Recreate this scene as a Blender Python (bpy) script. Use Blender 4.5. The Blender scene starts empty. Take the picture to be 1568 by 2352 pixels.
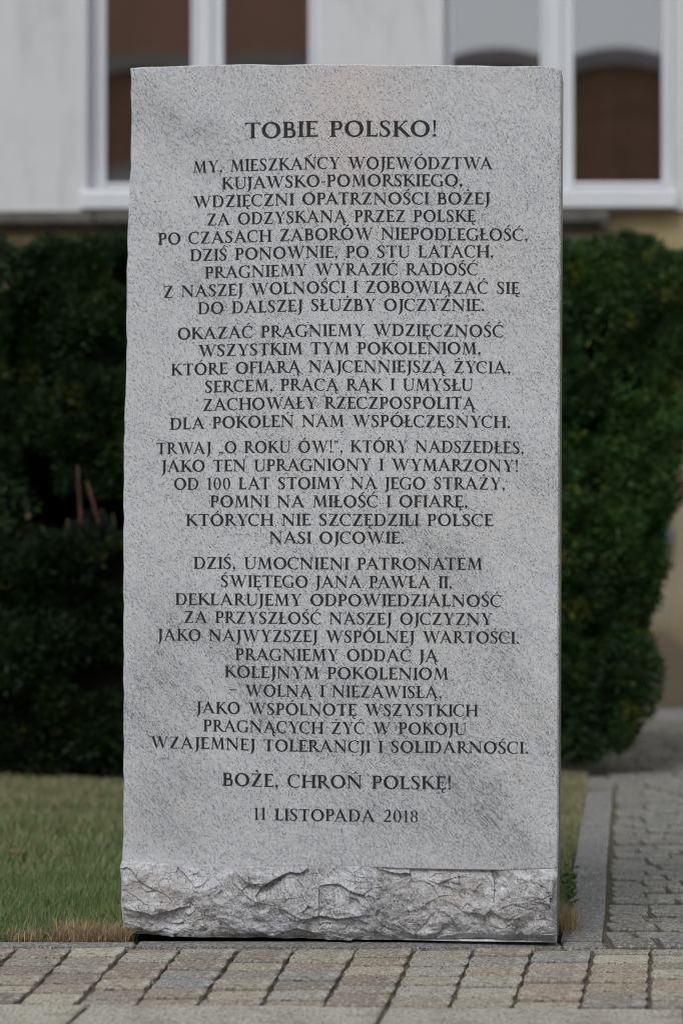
import bpy, math, random
import numpy as np
from mathutils import Vector
random.seed(7)
rng = np.random.default_rng(11)
SC = bpy.context.scene
COL = SC.collection
R = math.radians

# ---------------------------------------------------------------- camera
cd = bpy.data.cameras.new('camera')
cam = bpy.data.objects.new('camera', cd); COL.objects.link(cam); SC.camera = cam
cd.sensor_fit = 'VERTICAL'; cd.sensor_height = 36.0; cd.sensor_width = 24.0
cd.lens = 36.0 * 5340 / 2352
SC.cycles.pixel_filter_type = 'BLACKMAN_HARRIS'; SC.cycles.filter_width = 1.05
cd.clip_start = .1; cd.clip_end = 400
cam.location = (0, 0, .923); cam.rotation_euler = (R(90 + .526), 0, 0)
cd.dof.use_dof = True; cd.dof.focus_distance = 5.28; cd.dof.aperture_fstop = 2.2; cd.dof.aperture_blades = 9

# ---------------------------------------------------------------- overcast daylight
SUN_EL, SUN_AZ = 52, 205      # azimuth clockwise from +Y: behind the camera, a little to its left
w = bpy.data.worlds.new('World'); SC.world = w; w.use_nodes = True
nt = w.node_tree; bg = nt.nodes['Background']
sky = nt.nodes.new('ShaderNodeTexSky'); sky.sky_type = 'NISHITA'; sky.sun_disc = False
sky.sun_elevation = R(SUN_EL); sky.sun_rotation = R(SUN_AZ)
sky.air_density = 1.2; sky.dust_density = 1.5; sky.ozone_density = 1.0
hs = nt.nodes.new('ShaderNodeHueSaturation'); hs.inputs['Saturation'].default_value = .30
nt.links.new(sky.outputs[0], hs.inputs['Color']); nt.links.new(hs.outputs[0], bg.inputs[0])
bg.inputs[1].default_value = .12
sl = bpy.data.lights.new('sun', 'SUN'); sl.energy = 1.15; sl.angle = R(22); sl.color = (.97, .98, 1)
sun = bpy.data.objects.new('sun', sl); COL.objects.link(sun)
dv = Vector((math.sin(R(SUN_AZ))*math.cos(R(SUN_EL)), math.cos(R(SUN_AZ))*math.cos(R(SUN_EL)), math.sin(R(SUN_EL))))
sun.rotation_euler = dv.to_track_quat('Z', 'Y').to_euler(); sun.location = (0, 0, 30)
SC.view_settings.view_transform = 'Standard'; SC.view_settings.look = 'None'
SC.view_settings.gamma = 1; SC.view_settings.use_curve_mapping = False
SC.view_settings.exposure = 0.30

# ---------------------------------------------------------------- helpers
def vhash(ix, iy, iz, seed=0):
    n = (ix*374761393 + iy*668265263 + iz*1440662683 + seed*974634777) & 0xffffffff
    n = ((n ^ (n >> 13)) * 1274126177) & 0xffffffff
    n = (n ^ (n >> 16)) & 0xffffffff
    return n / 4294967295.0

def vnoise(p, seed=0):                       # p (n,3) -> 0..1
    p = np.asarray(p, float); i = np.floor(p).astype(np.int64); f = p - i; f = f*f*(3-2*f)
    r = 0
    for dx in (0, 1):
        for dy in (0, 1):
            for dz in (0, 1):
                wt = (f[:, 0] if dx else 1-f[:, 0])*(f[:, 1] if dy else 1-f[:, 1])*(f[:, 2] if dz else 1-f[:, 2])
                r = r + wt*vhash(i[:, 0]+dx, i[:, 1]+dy, i[:, 2]+dz, seed)
    return r

def link(name, me, parent=None):
    o = bpy.data.objects.new(name, me); COL.objects.link(o)
    if parent is not None: o.parent = parent
    return o

def tag(o, label=None, cat=None, group=None, kind=None):
    if label: o['label'] = label
    if cat: o['category'] = cat
    if group: o['group'] = group
    if kind: o['kind'] = kind
    return o

def empty(name, loc=(0, 0, 0), rz=0.):
    o = bpy.data.objects.new(name, None); COL.objects.link(o); o.location = loc; o.rotation_euler = (0, 0, rz)
    o.empty_display_size = .1
    return o

def npmesh(name, V, F, mat=None, smooth=False):
    """V (n,3), F (m,k) with one k"""
    me = bpy.data.meshes.new(name)
    V = np.asarray(V, np.float32); F = np.asarray(F, np.int32)
    me.vertices.add(len(V)); me.vertices.foreach_set('co', V.ravel())
    me.loops.add(F.size); me.loops.foreach_set('vertex_index', F.ravel())
    me.polygons.add(len(F)); k = F.shape[1]
    me.polygons.foreach_set('loop_start', np.arange(len(F), dtype=np.int32)*k)
    try: me.polygons.foreach_set('loop_total', np.full(len(F), k, np.int32))
    except Exception: pass
    me.update(calc_edges=True)
    me.polygons.foreach_set('use_smooth', np.full(len(F), smooth))
    if mat: me.materials.append(mat)
    return me

class MB:
    def __init__(s): s.v = []; s.f = []
    def box(s, x0, x1, y0, y1, z0, z1):
        b = len(s.v)
        s.v += [(x0, y0, z0), (x1, y0, z0), (x1, y1, z0), (x0, y1, z0), (x0, y0, z1), (x1, y0, z1), (x1, y1, z1), (x0, y1, z1)]
        s.f += [tuple(b+i for i in q) for q in ((0, 3, 2, 1), (4, 5, 6, 7), (0, 1, 5, 4), (1, 2, 6, 5), (2, 3, 7, 6), (3, 0, 4, 7))]
        return s
    def tube(s, pts, r, n=8):
        pts = [Vector(p) for p in pts]; rr = r if isinstance(r, (list, tuple)) else [r]*len(pts)
        b = len(s.v)
        for i, p in enumerate(pts):
            t = (pts[min(i+1, len(pts)-1)] - pts[max(i-1, 0)]).normalized()
            u = t.orthogonal().normalized() if i == 0 else (u - t*u.dot(t)).normalized()
            q = t.cross(u)
            for k in range(n):
                a = 2*math.pi*k/n
                s.v.append(tuple(p + (u*math.cos(a) + q*math.sin(a))*rr[i]))
        for i in range(len(pts)-1):
            for k in range(n):
                s.f.append((b+i*n+k, b+i*n+(k+1) % n, b+(i+1)*n+(k+1) % n, b+(i+1)*n+k))
        s.f.append(tuple(b+k for k in range(n))[::-1]); s.f.append(tuple(b+(len(pts)-1)*n+k for k in range(n)))
        return s
    def build(s, name, mat, parent=None, bevel=0, smooth=False):
        me = bpy.data.meshes.new(name); me.from_pydata(s.v, [], s.f); me.materials.append(mat)
        if smooth:
            for p in me.polygons: p.use_smooth = True
        o = link(name, me, parent)
        if bevel:
            m = o.modifiers.new('bevel', 'BEVEL'); m.width = bevel; m.segments = 2; m.limit_method = 'ANGLE'
        return o

# ---------------------------------------------------------------- materials
def mat(name, rough=.8, spec=.3):
    m = bpy.data.materials.new(name); m.use_nodes = True
    b = m.node_tree.nodes['Principled BSDF']; b.inputs['Roughness'].default_value = rough
    b.inputs['Specular IOR Level'].default_value = spec
    return m, m.node_tree, b

def N(t, kind, **kw):
    n = t.nodes.new(kind)
    for k, v in kw.items():
        if k in n.inputs.keys() if isinstance(k, str) else False: n.inputs[k].default_value = v
        else: setattr(n, k, v)
    return n

def coords(t, scale=(1, 1, 1), rot=(0, 0, 0), src='Object', loc=(0, 0, 0)):
    tc = t.nodes.new('ShaderNodeTexCoord'); mp = t.nodes.new('ShaderNodeMapping')
    if rot != (0, 0, 0) and scale != (1, 1, 1):          # turn first, then stretch
        mp.vector_type = 'TEXTURE'; scale = tuple(1/s_ for s_ in scale)
    mp.inputs['Scale'].default_value = scale; mp.inputs['Rotation'].default_value = rot; mp.inputs['Location'].default_value = loc
    t.links.new(tc.outputs[src], mp.inputs[0]); return mp.outputs[0]

def noise(t, vec, scale, detail=3, rough=.5, dist=0):
    n = t.nodes.new('ShaderNodeTexNoise'); n.inputs['Scale'].default_value = scale; n.inputs['Detail'].default_value = detail
    n.inputs['Roughness'].default_value = rough; n.inputs['Distortion'].default_value = dist
    t.links.new(vec, n.inputs['Vector']); return n.outputs['Fac']

def ramp(t, fac, stops, interp='LINEAR'):
    r = t.nodes.new('ShaderNodeValToRGB'); e = r.color_ramp.elements; r.color_ramp.interpolation = interp
    while len(e) < len(stops): e.new(.5)
    for k, (p, c) in enumerate(stops):
        e[k].position = p; e[k].color = (c, c, c, 1) if isinstance(c, (int, float)) else tuple(c) + (1,)
    t.links.new(fac, r.inputs[0]); return r.outputs[0]

def mix(t, a, b, fac, mode='MIX'):
    m = t.nodes.new('ShaderNodeMix'); m.data_type = 'RGBA'; m.blend_type = mode
    for sock, val in ((m.inputs[0], fac), (m.inputs[6], a), (m.inputs[7], b)):
        if isinstance(val, (int, float)): sock.default_value = val if sock.type == 'VALUE' else (val, val, val, 1)
        elif isinstance(val, tuple): sock.default_value = val + (1,)
        else: t.links.new(val, sock)
    return m.outputs[2]

def math_(t, op, a, b=0.):
    m = t.nodes.new('ShaderNodeMath'); m.operation = op
    for s, v in ((m.inputs[0], a), (m.inputs[1], b)):
        if isinstance(v, (int, float)): s.default_value = v
        else: t.links.new(v, s)
    return m.outputs[0]

def bump(t, b, h, strength=.3, dist=.002, prev=None):
    n = t.nodes.new('ShaderNodeBump'); n.inputs['Strength'].default_value = strength; n.inputs['Distance'].default_value = dist
    t.links.new(h, n.inputs['Height']); t.links.new(n.outputs[0], b.inputs['Normal']); return n

def granite(name, light, mid, dark, split=False):
    m, t, b = mat(name, .62 if not split else .85, .35)
    flow = coords(t, (1, 1, 1.9), (0, R(54), 0))            # crystals lie along one slanted grain
    plain = coords(t)
    # slow drift of the rock's make-up: slanted bands and clouds
    band = noise(t, coords(t, (1.0, 1, 3.0), (0, R(33), 0), loc=(.3, .1, 1.7)), 2.0, 3, .55, .4)
    cloud = noise(t, coords(t, (1, 1, 2), (0, R(33), 0), loc=(3.1, 0, .4)), 9, 4, .6)
    blot = noise(t, flow, 75, 3, .6)
    fleck = noise(t, flow, 230, 2, .6)
    big = noise(t, coords(t, (1, 1, 2.8), (0, R(48), 0), loc=(1, 2, 3)), 120, 2, .5)
    dens = math_(t, 'ADD', math_(t, 'MULTIPLY', math_(t, 'SUBTRACT', band, .5), .20), math_(t, 'MULTIPLY', math_(t, 'SUBTRACT', cloud, .5), .10))
    def patch(u, z, ru, rz, deg):            # a cloud of redder mineral or of darker tone at one place
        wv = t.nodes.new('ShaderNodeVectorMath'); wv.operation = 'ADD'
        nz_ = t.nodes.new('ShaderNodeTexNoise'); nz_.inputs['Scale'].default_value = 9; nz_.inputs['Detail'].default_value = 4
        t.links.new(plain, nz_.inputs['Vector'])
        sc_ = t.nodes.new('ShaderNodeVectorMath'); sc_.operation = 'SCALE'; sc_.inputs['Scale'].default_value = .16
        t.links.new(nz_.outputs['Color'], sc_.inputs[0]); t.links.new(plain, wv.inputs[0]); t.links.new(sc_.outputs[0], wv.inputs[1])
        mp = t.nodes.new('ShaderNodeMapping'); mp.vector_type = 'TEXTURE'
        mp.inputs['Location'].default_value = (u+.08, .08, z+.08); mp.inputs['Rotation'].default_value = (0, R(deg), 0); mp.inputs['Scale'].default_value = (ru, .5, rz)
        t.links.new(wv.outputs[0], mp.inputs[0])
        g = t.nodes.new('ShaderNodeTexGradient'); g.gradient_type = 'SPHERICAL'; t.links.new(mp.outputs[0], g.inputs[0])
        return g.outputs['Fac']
    spots = 0.  # clouds of darker tone, the broad ones mostly in the lower half
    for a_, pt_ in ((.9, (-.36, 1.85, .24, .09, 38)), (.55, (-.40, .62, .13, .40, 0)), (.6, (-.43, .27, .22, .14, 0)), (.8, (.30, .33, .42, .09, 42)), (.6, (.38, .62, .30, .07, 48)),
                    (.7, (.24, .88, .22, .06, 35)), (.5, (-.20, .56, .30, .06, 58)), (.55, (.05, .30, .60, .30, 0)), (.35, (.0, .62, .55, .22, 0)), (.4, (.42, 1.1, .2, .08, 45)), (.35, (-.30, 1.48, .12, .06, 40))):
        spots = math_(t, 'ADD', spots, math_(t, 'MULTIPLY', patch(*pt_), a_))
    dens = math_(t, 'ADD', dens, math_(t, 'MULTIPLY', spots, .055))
    vein = noise(t, coords(t, (.7, 1, 7.5), (0, R(46), 0), loc=(.7, 0, .2)), 9, 5, .65, .25)
    vein = ramp(t, math_(t, 'ABSOLUTE', math_(t, 'SUBTRACT', vein, .52)), [(.0, 1), (.035, 0)])
    dens = math_(t, 'ADD', dens, math_(t, 'MULTIPLY', math_(t, 'MULTIPLY', vein, math_(t, 'ADD', spots, .12)), .12))
    f1 = math_(t, 'ADD', fleck, dens); f2 = math_(t, 'ADD', big, math_(t, 'MULTIPLY', dens, .8))
    base = mix(t, light, mid, ramp(t, math_(t, 'ADD', blot, math_(t, 'MULTIPLY', dens, .9)), [(.40, 0), (.66, 1)]))
    warm = ramp(t, noise(t, coords(t, loc=(0, 5, 0)), 2.7, 2), [(.48, 0), (.70, 1)])
    base = mix(t, base, (.58, .51, .47), math_(t, 'MULTIPLY', warm, .22))
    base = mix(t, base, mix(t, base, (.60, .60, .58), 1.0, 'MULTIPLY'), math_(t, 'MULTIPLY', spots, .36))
    base = mix(t, base, (.62, .50, .45), math_(t, 'MULTIPLY', patch(.03, 1.90, .20, .36, 0), .55))
    cool = ramp(t, noise(t, coords(t, loc=(8, 5, 0)), 22, 3), [(.50, 0), (.72, 1)])
    base = mix(t, base, (.42, .46, .55), math_(t, 'MULTIPLY', cool, .28))
    def crystals(vec, scale, share, col, base, amt=1., size=.46):     # single grains: a share of the cells, each a small lozenge
        v = t.nodes.new('ShaderNodeTexVoronoi'); v.inputs['Scale'].default_value = scale; t.links.new(vec, v.inputs['Vector'])
        sp = t.nodes.new('ShaderNodeSeparateColor'); t.links.new(v.outputs['Color'], sp.inputs[0])
        pick = ramp(t, math_(t, 'SUBTRACT', math_(t, 'ADD', share, .5), sp.outputs[0]), [(.49, 0), (.51, 1)])
        near_ = ramp(t, v.outputs['Distance'], [(size-.10, 1), (size+.06, 0)])
        return mix(t, base, col, math_(t, 'MULTIPLY', math_(t, 'MULTIPLY', pick, near_), amt))
    warp = t.nodes.new('ShaderNodeVectorMath'); warp.operation = 'ADD'
    wn = t.nodes.new('ShaderNodeTexNoise'); wn.inputs['Scale'].default_value = 140; t.links.new(plain, wn.inputs['Vector'])
    ws = t.nodes.new('ShaderNodeVectorMath'); ws.operation = 'SCALE'; ws.inputs['Scale'].default_value = .004; t.links.new(wn.outputs['Color'], ws.inputs[0])
    t.links.new(flow, warp.inputs[0]); t.links.new(ws.outputs[0], warp.inputs[1])
    fv = warp.outputs[0]
    base = crystals(fv, 330, .20, (.74, .75, .77), base, .8)
    base = crystals(fv, 240, math_(t, 'ADD', math_(t, 'MULTIPLY', dens, 1.3), .15), dark, base, .92, .50)
    base = crystals(fv, 420, math_(t, 'ADD', math_(t, 'MULTIPLY', dens, 1.2), .13), dark, base, .8, .50)
    base = mix(t, base, dark, ramp(t, f1, [(.655, 0), (.70, .9)]))
    base = mix(t, base, dark, ramp(t, f2, [(.665, 0), (.73, .85)]))
    wh = ramp(t, noise(t, flow, 260, 1), [(.66, 0), (.74, 1)])
    base = mix(t, base, (.80, .80, .80), math_(t, 'MULTIPLY', wh, .55))
    t.links.new(base, b.inputs['Base Color'])
    if split:
        base = mix(t, base, mix(t, base, (.66, .62, .56), 1.0, 'MULTIPLY'), ramp(t, noise(t, coords(t, loc=(1, 0, 4)), 13, 5, .65), [(.48, 0), (.66, .8)]))
        base = mix(t, base, (.80, .80, .81), ramp(t, noise(t, coords(t, loc=(6, 0, 4)), 21, 5, .7), [(.54, 0), (.70, .6)])); t.links.new(base, b.inputs['Base Color'])
        bump(t, b, noise(t, plain, 160, 5, .7), .8, .004)
    else:
        bump(t, b, noise(t, plain, 300, 2), .12, .0006)
    return m

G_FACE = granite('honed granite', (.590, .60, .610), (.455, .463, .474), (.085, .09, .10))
G_SPLIT = granite('split granite', (.56, .56, .565), (.36, .36, .365), (.07, .07, .075), True)

m, t, b = mat('shaded sawn edge', .35, .5); G_EDGE = m  # flank of the same stone, its shade put into the dark colour
c = ramp(t, noise(t, coords(t), 150, 3), [(.35, (.10, .10, .112)), (.7, (.17, .17, .18))]); t.links.new(c, b.inputs['Base Color'])

m, t, b = mat('letter paint', .6, .25); LETTER = m
c = ramp(t, noise(t, coords(t), 60, 4, .7), [(.3, (.012, .014, .016)), (.72, (.042, .046, .048))]); t.links.new(c, b.inputs['Base Color'])

def sett_mat(name, cols, rough=.8):
    m, t, b = mat(name, rough, .3)
    oi = t.nodes.new('ShaderNodeObjectInfo')
    base = ramp(t, oi.outputs['Random'], cols)
    g = coords(t, (1, 1.0, 1))
    grain = noise(t, coords(t, (1, .5, 1)), 120, 4, .75)
    base = mix(t, base, (.72, .70, .63), math_(t, 'MULTIPLY', ramp(t, grain, [(.50, 0), (.64, 1)]), .55))
    base = mix(t, base, (.05, .047, .042), math_(t, 'MULTIPLY', ramp(t, noise(t, coords(t, (1, .5, 1), loc=(4, 4, 4)), 150, 4, .75), [(.50, 0), (.62, 1)]), .7))
    st = noise(t, coords(t, loc=(2, 1, 0)), 11, 5, .65)
    base = mix(t, base, mix(t, base, (.42, .40, .34), .8, 'MULTIPLY'), ramp(t, st, [(.48, 0), (.72, .8)]))
    t.links.new(base, b.inputs['Base Color'])
    bump(t, b, noise(t, g, 90, 6, .8), 1.0, .005)
    return m
SETT = sett_mat('granite sett', [(0, (.25, .22, .175)), (.2, (.40, .325, .235)), (.38, (.32, .285, .235)), (.55, (.42, .385, .285)), (.72, (.28, .23, .18)), (.86, (.31, .30, .28)), (1, (.50, .465, .345))])
SETT_SIDE = sett_mat('grey sett', [(0, (.19, .185, .165)), (.4, (.235, .225, .195)), (.7, (.21, .21, .20)), (1, (.27, .255, .22))])
KERB = sett_mat('kerb granite', [(0, (.225, .22, .21)), (.5, (.25, .245, .235)), (1, (.27, .265, .25))])
FLAG = sett_mat('paving slab granite', [(0, (.44, .41, .33)), (.5, (.49, .455, .36)), (1, (.46, .435, .36))])

m, t, b = mat('joint dirt', .95, .1); DIRT = m
c = mix(t, ramp(t, noise(t, coords(t), 90, 5, .7), [(.3, (.05, .044, .034)), (.7, (.20, .175, .13))]), (.05, .065, .025),
        ramp(t, noise(t, coords(t, loc=(1, 1, 1)), 14, 3), [(.55, 0), (.7, .5)]))
t.links.new(c, b.inputs['Base Color']); bump(t, b, noise(t, coords(t), 160, 4), .9, .006)
m, t, b = mat('soil', .97, .1); SOIL = m
c = ramp(t, noise(t, coords(t), 45, 5, .7), [(.3, (.018, .015, .010)), (.7, (.06, .048, .03))]); t.links.new(c, b.inputs['Base Color'])
bump(t, b, noise(t, coords(t), 70, 4), .9, .01)

def leafmat(name, rough=.55, spec=.3, trans=.15):
    m, t, b = mat(name, rough, spec)
    a = t.nodes.new('ShaderNodeAttribute'); a.attribute_name = 'tint'
    t.links.new(a.outputs['Color'], b.inputs['Base Color'])
    tr = t.nodes.new('ShaderNodeBsdfTranslucent'); ms = t.nodes.new('ShaderNodeMixShader'); ms.inputs[0].default_value = trans
    t.links.new(a.outputs['Color'], tr.inputs[0]); t.links.new(b.outputs[0], ms.inputs[1]); t.links.new(tr.outputs[0], ms.inputs[2])
    t.links.new(ms.outputs[0], t.nodes['Material Output'].inputs[0])
    return m
GRASS = leafmat('grass blade', .45, .35, .25)
NEEDLE = leafmat('yew foliage', .55, .25, .10)
m, t, b = mat('yew bark', .9, .2); BARK = m
c = ramp(t, noise(t, coords(t, (1, 1, .2)), 60, 4), [(.3, (.035, .020, .012)), (.7, (.10, .055, .032))]); t.links.new(c, b.inputs['Base Color'])
m, t, b = mat('hedge core shade', .95, .1); CORE_SHADE = m  # near-black: shade inside the hedge put into the colour
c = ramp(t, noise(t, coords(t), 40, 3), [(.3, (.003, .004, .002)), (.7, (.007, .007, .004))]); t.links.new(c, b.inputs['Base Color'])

m, t, b = mat('pale plaster', .9, .15); PLASTER = m
c = ramp(t, noise(t, coords(t), 1.6, 5, .6), [(.3, (.60, .60, .60)), (.7, (.69, .69, .685))])
c = mix(t, c, (.40, .40, .40), ramp(t, noise(t, coords(t, (2.2, 1, .5), loc=(2, 2, 2)), 3, 5, .65), [(.52, 0), (.75, .6)]))
t.links.new(c, b.inputs['Base Color']); bump(t, b, noise(t, coords(t), 90, 4), .3, .003)
m, t, b = mat('ochre plaster', .92, .15); OCHRE = m
c = ramp(t, noise(t, coords(t), 2.2, 5, .6), [(.3, (.31, .245, .125)), (.7, (.41, .335, .185))])
wet = math_(t, 'ADD', noise(t, coords(t, (1, 1, .6), loc=(3, 2, 1)), 2.6, 4, .6), 0)
tc = t.nodes.new('ShaderNodeTexCoord'); sx = t.nodes.new('ShaderNodeSeparateXYZ'); t.links.new(tc.outputs['Object'], sx.inputs[0])
rise = ramp(t, math_(t, 'ADD', math_(t, 'MULTIPLY', sx.outputs[2], -.9), wet), [(.0, 0), (.34, 1)])    # tide mark of rising damp
c = mix(t, c, (.105, .088, .068), math_(t, 'MULTIPLY', rise, .85)); 
c = mix(t, c, (.25, .235, .205), ramp(t, noise(t, coords(t, loc=(7, 0, 3)), 1.5, 3), [(.52, 0), (.62, .6)]))
t.links.new(c, b.inputs['Base Color']); bump(t, b, noise(t, coords(t), 60, 4), .4, .004)
m, t, b = mat('mossy concrete', .9, .2); LEDGE = m
c = ramp(t, noise(t, coords(t), 6, 5, .7), [(.3, (.065, .062, .05)), (.7, (.17, .165, .145))]); t.links.new(c, b.inputs['Base Color'])
m, t, b = mat('white window frame', .35, .5); FRAME = m
c = ramp(t, noise(t, coords(t), 3, 3), [(.3, (.66, .675, .70)), (.7, (.72, .73, .75))]); t.links.new(c, b.inputs['Base Color'])
m, t, b = mat('window pane', .02, .5); GLASS = m
t.links.new(ramp(t, noise(t, coords(t, (1, 1, .35)), 3.2, 3, .6, .8), [(.35, (.010, .007, .006)), (.65, (.030, .017, .011))]), b.inputs['Base Color']); b.inputs['IOR'].default_value = 3.3
m, t, b = mat('galvanised steel', .45, .5); STEEL = m
b.inputs['Base Color'].default_value = (.16, .165, .18, 1); b.inputs['Metallic'].default_value = .4
m, t, b = mat('rusty brown brick', .9, .15); BRICK = m
br = t.nodes.new('ShaderNodeTexBrick'); br.inputs['Scale'].default_value = 4.0; br.inputs['Mortar Size'].default_value = .012
br.inputs['Color1'].default_value = (.42, .235, .15, 1); br.inputs['Color2'].default_value = (.30, .17, .11, 1); br.inputs['Mortar'].default_value = (.25, .2, .16, 1)
t.links.new(coords(t, (1, 1, 1), (R(90), 0, 0)), br.inputs[0]); t.links.new(br.outputs[0], b.inputs['Base Color'])
m, t, b = mat('brown roof tile', .85, .2); ROOF = m
c = ramp(t, noise(t, coords(t), 9, 4), [(.3, (.30, .15, .095)), (.7, (.40, .22, .14))]); t.links.new(c, b.inputs['Base Color'])
m, t, b = mat('grey stone trim', .85, .2); TRIM = m
c = ramp(t, noise(t, coords(t), 5, 4), [(.3, (.42, .41, .40)), (.7, (.55, .54, .52))]); t.links.new(c, b.inputs['Base Color'])
m, t, b = mat('fallen leaf', .7, .2); DRYLEAF = m
c = ramp(t, noise(t, coords(t), 40, 3), [(.3, (.12, .07, .035)), (.7, (.22, .14, .075))]); t.links.new(c, b.inputs['Base Color'])

# ---------------------------------------------------------------- ground
def sheet(name, pts, z, mt, label=None):
    me = bpy.data.meshes.new(name); me.from_pydata([(x, y, z) for x, y in pts], [], [tuple(range(len(pts)))]); me.materials.append(mt)
    o = link(name, me); tag(o, label, None, None, 'structure'); return o
sheet('ground', [(-120, -120), (120, -120), (120, 120), (-120, 120)], -.060, SOIL, 'bare earth below the paving and the lawn')
def kerb_r(y): return .5885 + (y - 5.27) * .1238      # right edge of the long kerb as it runs back
pave = sheet('pavement', [(-9, -16.9), (9, -16.9), (9, 12.25), (kerb_r(12.25) - .3, 12.25), (kerb_r(8.46) - .3, 8.46), (kerb_r(8.46), 8.46), (kerb_r(5.31), 5.31), (-9, 5.36)], -.015, DIRT,
             'granite sett pavement in front of and to the right of the stone')
lawn_soil = sheet('lawn_soil', [(-9, 5.3), (kerb_r(5.3) - .09, 5.3), (kerb_r(8.45) - .09, 8.45), (1.1, 8.8), (1.2, 11.5), (-9, 11.5)], -.018, SOIL, 'dark soil under the lawn and the hedges')
# ---------------------------------------------------------------- stones of the pavement
def stone(name, poly, z0, z1, mt, parent, inset=.006, jit=.0025, tilt=.0015, share=None):
    """a hewn block on an outline poly (4 corners, ccw): worn arris, uneven edges; origin at its centre"""
    P4 = [Vector(p) for p in poly]; c = sum(P4, Vector((0, 0))) / 4
    ring = []
    for k in range(4):
        a, q = P4[k], P4[(k+1) % 4]
        L = (q - a).length
        ring.append(a + (c - a).normalized() * random.uniform(.002, .007))
        d = (q - a).normalized(); nrm = Vector((d.y, -d.x))
        ring.append(a.lerp(q, random.uniform(.35, .65)) + nrm * random.uniform(-jit, jit))
    n = len(ring); V = []
    tx, ty = random.uniform(-tilt, tilt), random.uniform(-tilt, tilt)
    ins = inset * random.uniform(.7, 1.3)
    for p in ring: V.append((p.x-c.x, p.y-c.y, z0))
    for p in ring: V.append((p.x-c.x, p.y-c.y, z1 - ins*.8))
    for p in ring:
        q = p + (c - p).normalized() * ins
        V.append((q.x-c.x, q.y-c.y, z1 + (q.x-c.x)*tx*10 + (q.y-c.y)*ty*10 + random.uniform(-.0006, .0006)))
    F = []
    for l in (0, 1):
        for k in range(n): F.append((l*n+k, l*n+(k+1) % n, (l+1)*n+(k+1) % n, (l+1)*n+k))
    F.append(tuple(2*n+k for k in range(n)))
    me = bpy.data.meshes.new(name); me.from_pydata(V, [], F); me.materials.append(mt)
    o = link(name, me, parent); o.location = (c.x, c.y, 0); return o

def merge(name, objs, parent, mt):
    V, F = [], []
    for o in objs:
        b = len(V); l = o.location
        V += [(v.co.x+l.x, v.co.y+l.y, v.co.z+l.z) for v in o.data.vertices]; F += [tuple(b+i for i in p.vertices) for p in o.data.polygons]
        bpy.data.objects.remove(o)
    me = bpy.data.meshes.new(name); me.from_pydata(V, [], F); me.materials.append(mt)
    o = link(name, me, parent); o['kind'] = 'stuff'; return o

# front field: columns of setts running away from the viewer, between the kerb and the big slabs
tops = [-.599, -.477, -.358, -.228, -.106, .034, .161, .295, .429, .561, .690]
bots = [-.640, -.522, -.406, -.2845, -.158, -.036, .090, .210, .334, .4645, .600]
for k in range(9): tops.insert(0, tops[0] - .126); bots.insert(0, bots[0] - .123)
for k in range(9): tops.append(tops[-1] + .131); bots.append(bots[-1] + .127)
def ytop(x): return 5.211 - .012 * x
def ybot(x): return 4.578 - .036 * x
allf = []
for k in range(len(tops)-1):
    f = 0.0; rows = []
    nrow = 6
    hs_ = [random.uniform(.85, 1.15) for _ in range(nrow)]
    if random.random() < .5: hs_[0] *= .55; hs_.append(random.uniform(.5, .7))
    tot = sum(hs_); acc = 0
    gw = random.uniform(.0012, .0032)
    for h in hs_:
        f0, f1 = acc/tot, (acc+h)/tot; acc += h
        g = .0048
        def pt(side, f, off):
            xt, xb = (tops[k], bots[k]) if side == 0 else (tops[k+1], bots[k+1])
            x = xt + (xb - xt)*f
            return (x + off, ytop(x) + (ybot(x) - ytop(x))*f)
        jl, jr = random.uniform(0, .003), random.uniform(0, .003)
        sk = random.uniform(-.0035, .0035)
        a = pt(0, f1, gw + jl); b_ = pt(1, f1, -gw - jr); c_ = pt(1, f0, -gw - jr + .002); d = pt(0, f0, gw + jl)
        poly = [(a[0], a[1]+g), (b_[0], b_[1]+g+sk), (c_[0], c_[1]-g+sk), (d[0], d[1]-g)]
        o = stone('sett', poly, -.05, random.uniform(-.009, -.003), SETT, pave, inset=.0014, jit=.0015)
        allf.append(o)
far = [o for o in allf if not (-1.35 < o.location.x < 1.5)]
merge('outer_setts', far, pave, SETT)

# kerb line along the front: dressed kerbstones, the memorial stands on them
kx = [-4.0, -3.05, -2.1, -1.15, -.466, .50, .600]
for x0, x1 in zip(kx, kx[1:]):
    stone('kerbstone', [(x0+.002, 5.2135-.003*x0), (x1-.002, 5.2135-.003*x1), (x1-.002, 5.312), (x0+.002, 5.318)], -.05, -.0085, KERB, pave, inset=.004, tilt=.0001)
ky = [5.314, 6.27, 7.30, 8.42]
for y0, y1 in zip(ky, ky[1:]):
    stone('kerbstone', [(kerb_r(y0)-.094, y0+.002), (kerb_r(y0), y0+.002), (kerb_r(y1), y1-.002), (kerb_r(y1)-.094, y1-.002)], -.05, -.006, KERB, pave, inset=.004, tilt=.0001)
# big slabs nearest the viewer
xs = [-1.915, -1.331, -.747, -.163 + .0, .079 + .0]
jx = [.0856 - .584*4, .0856 - .584*3, .0856 - .584*2, .0856 - .584, .0856, .0856 + .584, .0856 + .584*2, .0856 + .584*3]
for x0, x1 in zip(jx, jx[1:]):
    s = -.126 * .60
    stone('paving_slab', [(x0+s+.003, 3.98), (x1+s-.003, 3.98), (x1-.003, ybot(x1)-.003), (x0+.003, ybot(x0)-.003)], -.06, -.006, FLAG, pave, inset=.004, jit=.001, tilt=.00005)
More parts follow.
